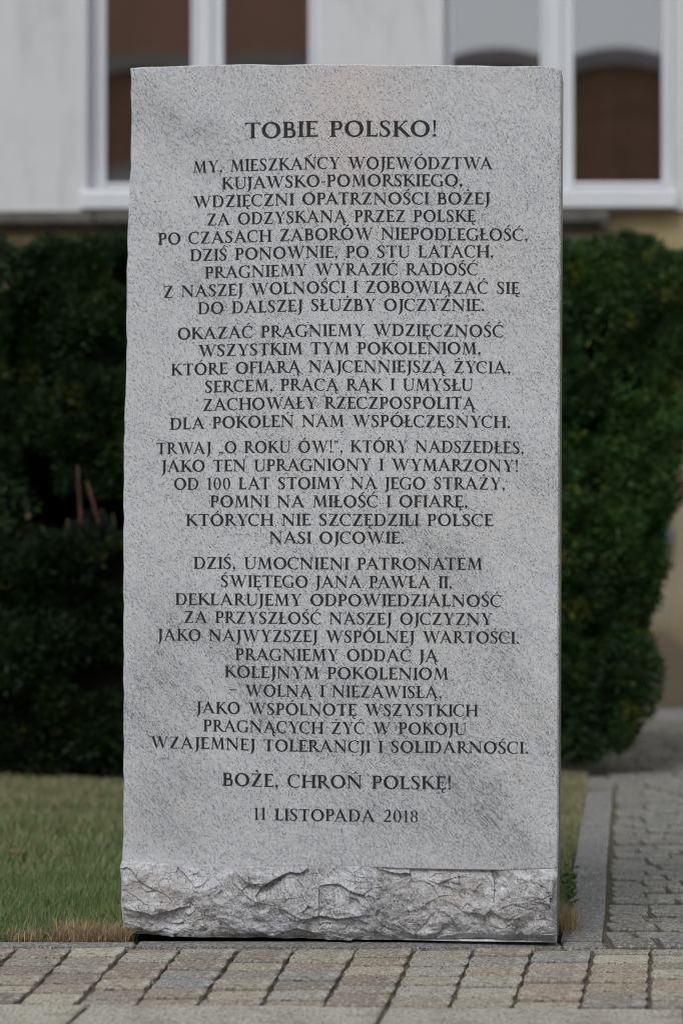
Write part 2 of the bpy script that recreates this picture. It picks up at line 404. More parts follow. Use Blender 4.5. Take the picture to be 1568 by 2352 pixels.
# plain ground beyond the frame, towards the viewer: more rows of slabs
row = []
for j in range(5):
    for x0, x1 in zip(jx, jx[1:]):
        row.append(stone('paving_slab', [(x0+.02*j+.003, 3.97-.6*(j+1)), (x1+.02*j-.003, 3.97-.6*(j+1)), (x1+.02*j-.003, 3.966-.6*j), (x0+.02*j+.003, 3.966-.6*j)], -.06, -.006, FLAG, pave))
merge('outer_slabs', row, pave, FLAG)

# path on the right: running bond
near, rest = [], []
y = 5.235; rr_ = 0
while y < 11.5:
    h = random.uniform(.088, .108) if rr_ else .118
    y1 = y + h; x = kerb_r(max(y, 5.3)) + .016 + random.uniform(0, .012)
    if y > 8.46: x -= random.uniform(.2, .3)
    first = True; n = 0; xmax = kerb_r(y) + 1.05
    while x < xmax:
        wd = random.uniform(.095, .165) * (.6 if first and rr_ % 2 else 1); first = False
        sl_ = -.015
        poly = [(x+.001, y+.0034+sl_*(x-.7)), (x+wd-.006, y+.0034+sl_*(x+wd-.7)+random.uniform(-.001, .001)), (x+wd-.006, y1-.0034+sl_*(x+wd-.7)), (x+.001, y1-.0034+sl_*(x-.7))]
        o = stone('sett', poly, -.05, random.uniform(-.010, -.003), SETT_SIDE, pave, inset=.0016)
        vis = (x - .04) / y < .155
        (near if vis and len(near) < 165 else rest).append(o)
        x += wd + random.uniform(0, .006); n += 1
    y = y1; rr_ += 1
merge('outer_path_setts', rest, pave, SETT_SIDE)
# gutter stones at the foot of the house
for k in range(9):
    x0 = -1.2 + k*.62
    stone('gutter_stone', [(x0+.003, 11.56), (x0+.617, 11.56), (x0+.617, 12.24), (x0+.003, 12.24)], -.05, .002, KERB, pave)

# ---------------------------------------------------------------- the memorial stone
AY = R(7.2)
stone_o = empty('memorial_stone', (-.0110, 5.3127, 0), -AY)
tag(stone_o, 'tall pale grey granite slab with an engraved Polish inscription and a rough split foot', 'memorial')
LEFT = [(-.4930, .004), (-.5002, .0702), (-.4994, .1219), (-.503, .1529), (-.4986, .167), (-.4974, .2252), (-.497, .2523), (-.4963, .3893), (-.4969, .6273), (-.4971, .8901), (-.4968, 1.0233), (-.4961, 1.1533), (-.4936, 1.2215), (-.4923, 1.2701), (-.4904, 1.303), (-.4904, 1.3836), (-.4905, 1.4519), (-.4892, 1.5491), (-.4873, 1.6306), (-.4856, 1.6734), (-.4832, 1.7121), (-.4807, 1.7953), (-.4791, 1.8694), (-.48, 1.9436), (-.4817, 1.9915), (-.4817, 2.0005)]
TOP = [(-.4817, 2.0005), (-.4281, 2.0025), (-.3779, 2.0037), (-.2762, 2.0036), (-.137, 2.0009), (.0111, 1.9971), (.1664, 1.9924), (.2882, 1.9877), (.4583, 1.9814), (.5056, 1.979), (.5112, 1.975)]
RIGHT = [(.4992, .0), (.5005, .1341), (.5038, .2415), (.5049, .6823), (.5065, 1.0836), (.5079, 1.405), (.5094, 1.6785), (.5103, 1.8073), (.5112, 1.9708), (.5112, 1.98)]
BOT = [(-.4930, .006), (-.465, .0015), (-.3424, -.0015), (-.1159, -.0025), (-.0216, -.002), (.2687, -.002), (.4992, 0)]
ROCK = [(-.4986, .167), (-.435, .1673), (-.3683, .1635), (-.3185, .1644), (-.2521, .1615), (-.0216, .1648), (.0438, .1652), (.1497, .1622), (.3679, .1622), (.5001, .1686)]
ip = lambda tab, x, s=0: np.interp(x, [q[s] for q in tab], [q[1-s] for q in tab])
uL = lambda z: ip(LEFT, z, 1) + .0008*np.sin(z*61) * (z > .17)
uR = lambda z: ip(RIGHT, z, 1)
zT = lambda u: ip(TOP, u); zB = lambda u: ip(BOT, u); zR = lambda u: ip(ROCK, u) + .0016*(vnoise(np.stack([np.atleast_1d(u)*38, np.atleast_1d(u)*0, np.atleast_1d(u)*0+.5], 1), 5)-.5)*np.where(np.atleast_1d(u) < .1, 1.6, .3)
TH = .165

def grid_pts(nu, nz, zlo, zhi, du, dz_lo, dz_hi):
    s = np.linspace(0, 1, nu); r = np.linspace(0, 1, nz)
    S, Rr = np.meshgrid(s, r)
    U = -.495 + S*1.0
    for _ in range(3):
        Z0 = zlo(U.ravel()).reshape(U.shape) + dz_lo; Z1 = zhi(U.ravel()).reshape(U.shape) - dz_hi
        Z = Z0 + (Z1-Z0)*Rr
        a = uL(Z)+du; c = uR(Z)-du; U = a + (c-a)*S
    return U, Z

def face_relief(u, z):
    p = np.stack([u*2.2, u*0, z*2.2], -1).reshape(-1, 3)
    return ((vnoise(p, 3)-.5)*.005).reshape(u.shape)

# honed face
nu, nz = 90, 170
U, Z = grid_pts(nu, nz, zR, zT, .0035, .0, .0035)
Y = face_relief(U, Z); 
V = np.stack([U, Y, Z], -1).reshape(-1, 3)
idx = np.arange(nu*nz).reshape(nz, nu)
F = np.stack([idx[:-1, :-1], idx[:-1, 1:], idx[1:, 1:], idx[1:, :-1]], -1).reshape(-1, 4)
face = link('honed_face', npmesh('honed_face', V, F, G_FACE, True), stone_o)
tag(face, 'smooth honed front with slanting dark flecks')

# top, flanks and back with a small worn arris; the outline runs round the whole slab
def outline(n=70):
    zz = np.linspace(0, 1, n)
    o = []
    for z in zz: zl = .003 + z*(2.0005-.003); o.append((float(uL(zl)), zl))
    for s in np.linspace(0, 1, 40)[1:-1]: u = -.4817 + s*(.5112+.4817); o.append((u, float(zT(u)) + .0012*math.sin(u*37)*math.sin(u*11)))
    for z in zz[::-1]: zl = 0 + z*1.972; o.append((float(uR(zl)), zl))
    for s in np.linspace(0, 1, 40)[1:-1]: u = .4992 - s*(.4992+.4930); o.append((u, float(zB(u))))
    return o
O_ = outline(); n = len(O_)
cx, cz = 0, 1.0
def ins(p, d):
    u, z = p
    return (u - d*(1 if u > .45 else (-1 if u < -.46 else u*2)), z - d*(1 if z > 1.95 else (-1 if z < .05 else 0)))
V = []
for p in O_:
    q = ins(p, .0037); rel = float(face_relief(np.array([q[0]]), np.array([q[1]]))[0]); V.append((q[0], rel + .0002 if p[1] > .17 else .012, q[1]))
for k, p in enumerate(O_):
    j = .0006*math.sin(k*2.7); V.append((p[0]+j, .005+abs(j), p[1]))
for p in O_: V.append((p[0], TH-.006, p[1]))
for p in O_: q = ins(p, .005); V.append((q[0], TH, q[1]))
F = []
for l in range(3):
    for k in range(n): F.append((l*n+k, (l+1)*n+k, (l+1)*n+(k+1) % n, l*n+(k+1) % n))
F.append(tuple(3*n+k for k in range(n))[::-1])
me = bpy.data.meshes.new('slab_body'); me.from_pydata(V, [], F); me.materials.append(G_FACE); me.materials.append(G_EDGE)
for p in me.polygons:
    c3 = p.center
    if n <= p.index < 2*n and c3.x > .48: p.material_index = 1       # sawn right flank, shade put into its colour
body = link('slab_body', me, stone_o)

# rough split foot
nu, nz = 620, 118
U, Z = grid_pts(nu, nz, zB, zR, .0, .0, .0)
P2 = np.stack([U.ravel(), Z.ravel()], 1)
def scoops(P, cu, cz_, seed, amp_rand=.4):
    """concave chips meeting in sharp ridges"""
    q = P / np.array([cu, cz_]); i0 = np.floor(q).astype(np.int64); best = np.full(len(P), 9.)
    for dx in (-1, 0, 1):
        for dz in (-1, 0, 1):
            ix, iz = i0[:, 0]+dx, i0[:, 1]+dz
            jx_ = ix + vhash(ix, iz, ix*0, seed); jz_ = iz + vhash(ix, iz, ix*0+1, seed)
            d = (q[:, 0]-jx_)**2 + (q[:, 1]-jz_)**2 + amp_rand*vhash(ix, iz, ix*0+2, seed)
            best = np.minimum(best, d)
    return best
wz = (vnoise(np.stack([P2[:, 0]*14, P2[:, 1]*14, P2[:, 0]*0], 1), 9)-.5)
W2 = P2 + np.stack([wz*.04, (vnoise(np.stack([P2[:, 0]*16, P2[:, 1]*16, P2[:, 0]*0+3], 1), 8)-.5)*.03], 1)
W2 = W2 @ np.array([[1, .22], [-.30, 1]])
def facets(P, cu, cz_, seed, off, slope):
    """flat split facets: every cell is a tilted plane, so neighbours meet in steps and sharp edges"""
    q = P / np.array([cu, cz_]); i0 = np.floor(q).astype(np.int64); best = np.full(len(P), 9.); val = np.zeros(len(P))
    for dx in (-1, 0, 1):
        for dz in (-1, 0, 1):
            ix, iz = i0[:, 0]+dx, i0[:, 1]+dz
            jx_ = ix + vhash(ix, iz, ix*0, seed); jz_ = iz + vhash(ix, iz, ix*0+1, seed)
            ex, ez = q[:, 0]-jx_, q[:, 1]-jz_
            dd_ = ex*ex + ez*ez
            v = off*(vhash(ix, iz, ix*0+5, seed)-.5) + slope*(ex*cu*(vhash(ix, iz, ix*0+6, seed)-.5) + ez*cz_*(vhash(ix, iz, ix*0+7, seed)-.68))
            m_ = dd_ < best; best = np.where(m_, dd_, best); val = np.where(m_, v, val)
    return val
d = .012*scoops(W2, .20, .09, 1) + facets(W2, .12, .06, 41, .0010, .30) + facets(W2+.3, .036, .022, 42, .0008, .30) + .0024*scoops(W2+.4, .060, .034, 2)
d += .010*(vnoise(np.stack([P2[:, 0]*24, P2[:, 1]*36, P2[:, 0]*0], 1), 50)-.5) + .005*(vnoise(np.stack([P2[:, 0]*60, P2[:, 1]*75, P2[:, 0]*0], 1), 51)-.5) + .0022*scoops(W2*1.0+.9, .030, .019, 3) + .0010*scoops(W2+.2, .012, .009, 4)
d += .0016*(vnoise(np.stack([P2[:, 0]*110, P2[:, 1]*130, P2[:, 0]*0], 1), 4)-.5) + .0012*(vnoise(np.stack([P2[:, 0]*260, P2[:, 1]*260, P2[:, 0]*0], 1), 14)-.5)
d = d.reshape(U.shape)
tt = (Z - zB(U.ravel()).reshape(U.shape)) / (zR(U.ravel()) - zB(U.ravel())).reshape(U.shape)
hgt = (1-tt)*.165                                       # distance below the honed edge
proud = np.interp(U, [-.5, -.3, -.05, .06, .12, .34, .40, .5], [.016, .017, .010, .003, -.010, -.012, -.004, .000])
lip = np.clip(hgt/.004, 0, 1)
out = (proud + d*np.clip(hgt/.02, .25, 1)) * lip
out += .014*np.sin(np.clip(hgt/.165, 0, 1)*math.pi)     # belly
under = np.clip((.018 - (Z-.0))/.018, 0, 1)
out -= under**1.5 * .014*(.4+vnoise(np.stack([U.ravel()*9, U.ravel()*0, U.ravel()*0], 1), 12).reshape(U.shape))
edge = np.clip(np.minimum(U-uL(Z), uR(Z)-U)/.010, 0, 1)
out *= .15 + .85*edge
Yr = -out + .002*(1-lip)
V = np.stack([U, Yr, Z], -1).reshape(-1, 3)
idx = np.arange(nu*nz).reshape(nz, nu)
F = np.stack([idx[:-1, :-1], idx[:-1, 1:], idx[1:, 1:], idx[1:, :-1]], -1).reshape(-1, 4)
# return the rim to the body so the foot is a closed, solid front
nb = len(V)
rim = np.concatenate([idx[0, :], idx[1:, -1], idx[-1, ::-1][1:], idx[::-1, 0][1:-1]])
Vb = V[rim].copy(); Vb[:, 1] = .016
V = np.concatenate([V, Vb]); k = np.arange(len(rim)); k2 = (k+1) % len(rim)
F = np.concatenate([F, np.stack([rim[k], nb+k, nb+k2, rim[k2]], 1)])
foot = link('rough_foot', npmesh('rough_foot', V, F, G_SPLIT, False), stone_o)
tag(foot, 'rough split foot with chipped ridges, paler than the honed face')

# grit, sand and crumbs of soil gathered along the foot and in the joints
n = 900; gx = rng.uniform(-.95, .95, n); gy = np.where(rng.random(n) < .8, 5.212 - .012*gx + rng.normal(0, .007, n), rng.uniform(4.6, 5.24, n))
gs = rng.uniform(.0006, .0022, n)*(rng.random(n) < .9) + .0006
oct_ = np.array([(1, 0, 0), (-1, 0, 0), (0, 1, 0), (0, -1, 0), (0, 0, .7), (0, 0, -.7)], float)
of = np.array([(0, 2, 4), (2, 1, 4), (1, 3, 4), (3, 0, 4), (2, 0, 5), (1, 2, 5), (3, 1, 5), (0, 3, 5)])
V = (oct_[None]*gs[:, None, None]*rng.uniform(.6, 1.3, (n, 6, 1)) + np.stack([gx, gy, np.full(n, -.006)+gs*.4], 1)[:, None, :]).reshape(-1, 3)
F = (of[None] + (np.arange(n)*6)[:, None, None]).reshape(-1, 3)
gr = link('grit', npmesh('grit', V, F, DIRT)); tag(gr, 'loose grit and sand along the foot of the stone and the kerb joint', None, None, 'stuff')

# inscription
LINES = [
    ('TOBIE POLSKO!', -0.2122, 0.2298, 0.0363, [(-0.2031, 1.8309), (-0.0463, 1.8314), (0.2233, 1.8263)]),
    ('MY, MIESZKAŃCY WOJEWÓDZTWA', -0.333, 0.3567, 0.0273, [(-0.3194, 1.7542), (-0.2114, 1.7562), (-0.0176, 1.7573), (0.3527, 1.7494)]),
    ('KUJAWSKO-POMORSKIEGO,', -0.2665, 0.2881, 0.0273, [(-0.2528, 1.715), (-0.0258, 1.7169), (0.2719, 1.7123)]),
    ('WDZIĘCZNI OPATRZNOŚCI BOŻEJ', -0.3336, 0.3516, 0.0272, [(-0.3193, 1.6738), (-0.0373, 1.6762), (0.3446, 1.6699)]),
    ('ZA ODZYSKANĄ PRZEZ POLSKĘ', -0.3001, 0.3179, 0.0273, [(-0.286, 1.6325), (-0.0307, 1.6354), (0.3123, 1.6309)]),
    ('PO CZASACH ZABORÓW NIEPODLEGŁOŚĆ,', -0.4154, 0.4355, 0.0273, [(-0.411, 1.5895), (-0.0307, 1.5945), (0.1076, 1.5936), (0.4154, 1.5863)]),
    ('DZIŚ PONOWNIE, PO STU LATACH,', -0.3401, 0.3582, 0.0273, [(-0.3317, 1.5506), (-0.0504, 1.5542), (0.3445, 1.5493)]),
    ('PRAGNIEMY WYRAZIĆ RADOŚĆ', -0.3059, 0.3227, 0.0272, [(-0.2943, 1.5102), (-0.0373, 1.5138), (0.3122, 1.5096)]),
    ('Z NASZEJ WOLNOŚCI I ZOBOWIĄZAĆ SIĘ', -0.4014, 0.4174, 0.0273, [(-0.3942, 1.4668), (-0.0957, 1.4727), (0.0398, 1.473), (0.4089, 1.4655)]),
    ('DO DALSZEJ SŁUŻBY OJCZYŹNIE.', -0.3219, 0.3364, 0.0273, [(-0.315, 1.4279), (-0.034, 1.4325), (0.3283, 1.4281)]),
    ('OKAZAĆ PRAGNIEMY WDZIĘCZNOŚĆ', -0.3691, 0.3807, 0.0273, [(-0.3608, 1.3699), (-0.0438, 1.3743), (0.1719, 1.3724), (0.3686, 1.3679)]),
    ('WSZYSTKIM TYM POKOLENIOM,', -0.3208, 0.3291, 0.0273, [(-0.3108, 1.33), (-0.0594, 1.3333), (0.3202, 1.3297)]),
    ('KTÓRE OFIARĄ NAJCENNIEJSZĄ ŻYCIA,', -0.3844, 0.3959, 0.0272, [(-0.3774, 1.2867), (-0.1789, 1.2908), (-0.0693, 1.2921), (0.1524, 1.29), (0.3847, 1.2853)]),
    ('SERCEM, PRACĄ RĄK I UMYSŁU', -0.3049, 0.3121, 0.0272, [(-0.2983, 1.2469), (-0.1154, 1.2503), (0.1255, 1.2491), (0.304, 1.2468)]),
    ('ZACHOWAŁY RZECZPOSPOLITĄ', -0.3091, 0.3185, 0.0272, [(-0.3024, 1.2054), (-0.0956, 1.209), (0.2068, 1.2065), (0.3121, 1.2046)]),
    ('DLA POKOLEŃ NAM WSPÓŁCZESNYCH.', -0.387, 0.3958, 0.0272, [(-0.3815, 1.1622), (-0.1442, 1.1669), (0.0357, 1.1669), (0.3926, 1.1616)]),
    ('TRWAJ „O ROKU ÓW!”, KTÓRY NADSZEDŁES,', -0.4184, 0.426, 0.0272, [(-0.4107, 1.1052), (-0.2194, 1.1078), (0.0234, 1.1084), (0.2837, 1.1063), (0.4167, 1.1034)]),
    ('JAKO TEN UPRAGNIONY I WYMARZONY!', -0.4073, 0.4135, 0.0272, [(-0.3898, 1.0645), (-0.0438, 1.0665), (0.1059, 1.0665), (0.4086, 1.0623)]),
    ('OD 100 LAT STOIMY NA JEGO STRAŻY,', -0.3777, 0.384, 0.0273, [(-0.3689, 1.0235), (-0.038, 1.0247), (0.3684, 1.0221)]),
    ('POMNI NA MIŁOŚĆ I OFIARĘ,', -0.2932, 0.299, 0.0273, [(-0.2857, 0.9827), (-0.0216, 0.9829), (0.2877, 0.9819)]),
    ('KTÓRYCH NIE SZCZĘDZILI POLSCE', -0.3499, 0.3579, 0.0272, [(-0.3439, 0.9402), (-0.038, 0.9409), (0.3522, 0.9396)]),
    ('NASI OJCOWIE.', -0.1549, 0.1543, 0.0272, [(-0.1491, 0.8999), (0.1499, 0.8997)]),
    ('DZIŚ, UMOCNIENI PATRONATEM', -0.3318, 0.3336, 0.0273, [(-0.3272, 0.8414), (-0.0438, 0.8407), (0.328, 0.8404)]),
    ('ŚWIĘTEGO JANA PAWŁA II,', -0.2677, 0.2642, 0.0272, [(-0.2607, 0.7996), (0.2553, 0.7985)]),
    ('DEKLARUJEMY ODPOWIEDZIALNOŚĆ', -0.3746, 0.3759, 0.0272, [(-0.3687, 0.7581), (-0.0626, 0.7573), (0.3682, 0.7568)]),
    ('ZA PRZYSZŁOŚĆ NASZEJ OJCZYZNY', -0.3529, 0.3542, 0.0272, [(-0.3479, 0.7171), (-0.0626, 0.7152), (0.3521, 0.7153)]),
    ('JAKO NAJWYZSZEJ WSPÓLNEJ WARTOŚCI.', -0.4157, 0.4152, 0.0272, [(-0.397, 0.6756), (-0.0791, 0.6741), (0.4084, 0.6737)]),
    ('PRAGNIEMY ODDAĆ JĄ', -0.2345, 0.2326, 0.0272, [(-0.2275, 0.632), (-0.0544, 0.6315), (0.2269, 0.6316)]),
    ('KOLEJNYM POKOLENIOM', -0.2591, 0.2552, 0.0272, [(-0.2523, 0.5918), (-0.038, 0.5904), (0.2471, 0.5905)]),
    ('– WOLNĄ I NIEZAWISŁĄ,', -0.2482, 0.2406, 0.0271, [(-0.2109, 0.5489), (0.235, 0.5487)]),
    ('JAKO WSPÓLNOTĘ WSZYSTKICH', -0.3253, 0.323, 0.0272, [(-0.3103, 0.5092), (-0.0889, 0.5065), (0.3198, 0.5078)]),
    ('PRAGNĄCYCH ŻYĆ W POKOJU', -0.3087, 0.2967, 0.0272, [(-0.302, 0.4676), (-0.0437, 0.4647), (0.2915, 0.4663)]),
    ('WZAJEMNEJ TOLERANCJI I SOLIDARNOŚCI.', -0.4319, 0.4351, 0.0272, [(-0.4227, 0.4282), (-0.2522, 0.4266), (-0.1803, 0.4236), (0.0561, 0.4231), (0.4242, 0.4253)]),
    ('BOŻE, CHROŃ POLSKĘ!', -0.2642, 0.2616, 0.03, [(-0.2563, 0.3435), (-0.0757, 0.3406), (0.0496, 0.341), (0.2551, 0.3415)]),
    ('11 LISTOPADA 2018', -0.1912, 0.187, 0.0273, [(-0.186, 0.2666), (-0.0659, 0.2653), (0.1822, 0.2659)]),
]
# ---------------------------------------------------------------- roman capitals
from mathutils.geometry import delaunay_2d_cdt
S_, T_, SF = .188, .092, .078

def catmull(pts, n=7):
    out = []
    P_ = [pts[0]] + list(pts) + [pts[-1]]
    for i in range(1, len(P_) - 2):
        a, b, c, d = [np.array(q, float) for q in P_[i-1:i+3]]
        for k in range(n):
            t = k / n
            out.append(.5 * ((2*b) + (c-a)*t + (2*a-5*b+4*c-d)*t*t + (3*b-a-3*c+d)*t**3))
    out.append(np.array(pts[-1], float))
    return np.array(out)

def stroke(pts, n=7):            # pts: (x, y, width) -> quads along a smooth path
    c = catmull(pts, n)
    xy = c[:, :2]; w = c[:, 2]
    tg = np.gradient(xy, axis=0)
    tg /= np.maximum(np.linalg.norm(tg, axis=1), 1e-9)[:, None]
    nm = np.stack([-tg[:, 1], tg[:, 0]], 1)
    L = xy + nm * w[:, None] / 2; R = xy - nm * w[:, None] / 2
    return [[tuple(L[i]), tuple(R[i]), tuple(R[i+1]), tuple(L[i+1])] for i in range(len(xy)-1)]

def stem(x, w=S_, y0=0., y1=1., bot=True, top=True, sf=SF):
    h = .034; br = .10; i = .006
    p = []
    if bot: p += [(x-sf, y0), (x+w+sf, y0), (x+w+sf, y0+h), (x+w+.022, y0+h+.022), (x+w, y0+br)]
    else:   p += [(x, y0), (x+w, y0)]
    p += [(x+w-i, (y0+y1)/2)]
    if top: p += [(x+w, y1-br), (x+w+.022, y1-h-.022), (x+w+sf, y1-h), (x+w+sf, y1), (x-sf, y1), (x-sf, y1-h), (x-.022, y1-h-.022), (x, y1-br)]
    else:   p += [(x+w, y1), (x, y1)]
    p += [(x+i, (y0+y1)/2)]
    if bot: p += [(x, y0+br), (x-.022, y0+h+.022), (x-sf, y0+h)]
    return [p]

def bar(cx, y, half, up=True, core=.05):     # serif at the end of a diagonal
    h = .034 if up else -.034
    k = .075 if up else -.075
    return [[(cx-half, y), (cx+half, y), (cx+half, y+h), (cx+core, y+k), (cx-core, y+k), (cx-half, y+h)]]

def ring(cx, cy, rx, ry, wx=S_, wy=T_, rot=10, n=36):
    q = []
    r = math.radians(rot)
    o = []; i = []
    for k in range(n):
        t = 2*math.pi*k/n
        o.append((cx + rx*math.cos(t), cy + ry*math.sin(t)))
        ax, ay = (rx-wx)*math.cos(t), (ry-wy)*math.sin(t)
        i.append((cx + ax*math.cos(r) - ay*math.sin(r)*.55, cy + ax*math.sin(r)*.55 + ay*math.cos(r)))
    return [[o[k], o[(k+1) % n], i[(k+1) % n], i[k]] for k in range(n)]

def arm(x0, y, x1, up, tip=.17, w=T_):       # horizontal arm with a wedge at its end
    s = 1 if up else -1                      # wedge grows away from the bar on the inner side
    return [[(x0, y), (x1-.035, y), (x1-.035, y+s*w), (x0, y+s*w)],
            [(x1-.13, y), (x1, y), (x1+.012, y+s*tip), (x1-.022, y+s*tip), (x1-.055, y+s*(w+.018)), (x1-.13, y+s*w)]]

def dot(cx, cy, r=.088, n=12):
    return [[(cx + r*math.cos(2*math.pi*k/n), cy + r*math.sin(2*math.pi*k/n)) for k in range(n)]]

def acute(cx, y=1.09):
    return [[(cx-.11, y), (cx-.065, y-.012), (cx+.155, y+.15), (cx+.10, y+.205), (cx+.055, y+.195)]]
def ogonek(cx):
    return stroke([(cx+.02, .02, .05), (cx-.05, -.07, .08), (cx-.055, -.16, .095), (cx+.03, -.22, .07), (cx+.13, -.19, .035)], 4)
def overdot(cx): return dot(cx, 1.2, .078)

def bowl(x, yb, yt, ex, w=S_, th=T_):
    ym = (yb+yt)/2; r = (yt-yb)/2
    return stroke([(x, yt-th/2, th), (x+(ex-x)*.45, yt-th/2, th*1.05), (ex-w*.62-.02, yt-r*.36, w*.86), (ex-w/2, ym, w),
                   (ex-w*.62-.02, yb+r*.36, w*.86), (x+(ex-x)*.45, yb+th/2, th*1.05), (x, yb+th/2, th)], 6)

def c_shape(W, cx):
    # open bowl from upper right tip round to the lower right tip
    return stroke([(W-.06, .83, .10), (W-.17, .945, .085), (cx+.02, .985, .065), (cx-.25, .88, .11), (cx-.375, .52, .165),
                   (cx-.27, .16, .125), (cx+.03, .015, .068), (W-.17, .05, .07), (W-.045, .175, .045)], 7) + \
           [[(W-.085, .70), (W-.055, .70), (W-.03, 1.0), (W-.075, .95), (W-.13, .90)]]

def d_(pts): return [list(pts)]

def glyph(ch):
    """(advance width, polygons) with the cap height 1"""
    AC = {'Ń': 'N', 'Ó': 'O', 'Ś': 'S', 'Ć': 'C', 'Ź': 'Z'}
    if ch in AC:
        w, p = glyph(AC[ch]); return w, p + acute(w*.5 + (.03 if ch in 'CŚĆ' else 0))
    if ch == 'Ż':
        w, p = glyph('Z'); return w, p + overdot(w*.5)
    if ch == 'Ą':
        w, p = glyph('A'); return w, p + ogonek(w-.18)
    if ch == 'Ę':
        w, p = glyph('E'); return w, p + ogonek(w-.20)
    if ch == 'Ł':
        w, p = glyph('L'); return w, p + d_([(-.01, .36), (-.01, .44), (.44, .66), (.44, .58)])
    if ch == 'A':
        return .97, d_([(.085, 0), (.145, 0), (.49, .86), (.42, 1.0)]) + d_([(.40, .96), (.43, 1.04), (.485, 1.04), (.91, 0), (.725, 0), (.41, .84)]) + \
            d_([(.21, .31), (.72, .31), (.70, .37), (.23, .37)]) + bar(.115, 0, .115) + bar(.82, 0, .15, core=.10)
    if ch == 'B':
        return .72, stem(.09) + bowl(.2, .50, 1.0, .60, .145) + bowl(.2, 0, .55, .68, .155)
    if ch == 'C':
        return .82, c_shape(.80, .44)
    if ch == 'D':
        return .90, stem(.09) + stroke([(.2, .965, .066), (.42, .965, .07), (.66, .86, .125), (.775, .52, .165), (.66, .15, .125), (.42, .035, .07), (.2, .035, .066)], 7)
    if ch == 'E':
        return .66, stem(.09) + arm(.2, 1, .60, False) + arm(.2, 0, .64, True, .19) + d_([(.2, .49), (.48, .49), (.48, .55), (.2, .55)]) + \
            d_([(.465, .43), (.495, .43), (.495, .61), (.465, .61), (.43, .55), (.43, .49)])
    if ch == 'F':
        return .62, stem(.09) + arm(.2, 1, .60, False) + d_([(.2, .47), (.48, .47), (.48, .53), (.2, .53)]) + \
            d_([(.465, .41), (.495, .41), (.495, .59), (.465, .59), (.43, .53), (.43, .47)])
    if ch == 'G':
        return .90, c_shape(.82, .44) + stem(.665, .15, -.0, .42, bot=False, sf=.06)
    if ch == 'H':
        return .94, stem(.09) + stem(.69) + d_([(.2, .475), (.72, .475), (.72, .54), (.2, .54)])
    if ch == 'I':
        return .34, stem(.09)
    if ch == 'J':
        return .36, stem(.10, y0=.1, bot=False) + stroke([(.179, .18, .158), (.172, .0, .15), (.12, -.15, .11), (.02, -.25, .055), (-.04, -.27, .02)], 5)
    if ch == 'K':
        return .86, stem(.09) + d_([(.22, .47), (.27, .43), (.70, 1.0), (.62, 1.0)]) + d_([(.27, .60), (.40, .66), (.88, .04), (.90, 0), (.70, 0), (.30, .50)]) + \
            bar(.66, 1, .115, False, .06) + d_([(.70, 0), (.93, 0), (.93, .03), (.84, .06)])
    if ch == 'L':
        return .64, stem(.09) + arm(.2, 0, .61, True, .20)
    if ch == 'M':
        return 1.10, d_([(.115, 0), (.175, 0), (.255, .90), (.20, 1.0)]) + d_([(.15, 1.0), (.33, 1.0), (.60, .20), (.545, .0), (.51, .0)]) + \
            d_([(.52, .0), (.55, .0), (.86, .93), (.84, 1.0), (.79, 1.0)]) + d_([(.78, 1.0), (.94, 1.0), (1.015, 0), (.84, 0)]) + \
            bar(.145, 0, .10) + bar(.93, 0, .14, core=.09) + d_([(.08, 1.0), (.30, 1.0), (.25, .96), (.08, .966)]) + d_([(.80, 1), (1.0, 1), (1.0, .968), (.88, .95)])
    if ch == 'N':
        return 1.0, d_([(.125, 0), (.19, 0), (.19, .95), (.125, 1.0)]) + d_([(.03, 1.0), (.25, 1.0), (.86, .18), (.86, -.03), (.80, -.03), (.13, .86), (.03, .966)]) + \
            d_([(.80, -.03), (.86, -.03), (.86, 1.0), (.80, 1.0)]) + bar(.157, 0, .125) + bar(.83, 1, .125, False)
    if ch == 'O':
        return 1.0, ring(.5, .5, .47, .525)
    if ch == 'P':
        return .68, stem(.09) + bowl(.2, .44, 1.0, .64, .155)
    if ch == 'R':
        return .80, stem(.09) + bowl(.2, .47, 1.0, .61, .15) + d_([(.28, .50), (.43, .50), (.84, .04), (.88, 0), (.68, 0)]) + d_([(.68, 0), (.90, 0), (.90, .03), (.80, .07)])
    if ch == 'S':
        return .62, stroke([(.52, .82, .085), (.44, .95, .075), (.30, .985, .07), (.15, .90, .125), (.13, .74, .15), (.25, .58, .165), (.42, .43, .17), (.49, .25, .15),
                            (.42, .08, .12), (.27, .012, .07), (.15, .045, .07), (.07, .19, .07)], 6) + \
            d_([(.50, .72), (.53, .72), (.545, .99), (.50, .94), (.45, .90)]) + d_([(.04, .30), (.07, .30), (.14, .10), (.10, .06), (.045, .0)])
    if ch == 'T':
        return .80, stem(.325, top=False) + d_([(.06, .938), (.74, .938), (.74, 1.0), (.06, 1.0)]) + \
            d_([(.03, .82), (.065, .82), (.10, .925), (.20, .938), (.20, 1.0), (.06, 1.0), (.035, 1.02)]) + d_([(.77, .82), (.735, .82), (.70, .925), (.60, .938), (.60, 1.0), (.74, 1.0), (.765, 1.02)])
    if ch == 'U':
        return .92, d_([(.12, .36), (.278, .36), (.278, 1.0), (.12, 1.0)]) + bar(.20, 1, .15, False, .10) + d_([(.755, .30), (.815, .30), (.815, 1.0), (.755, 1.0)]) + bar(.785, 1, .125, False) + \
            stroke([(.199, .42, .158), (.205, .25, .156), (.28, .07, .12), (.45, .015, .075), (.64, .06, .07), (.755, .20, .062), (.785, .38, .06)], 6)
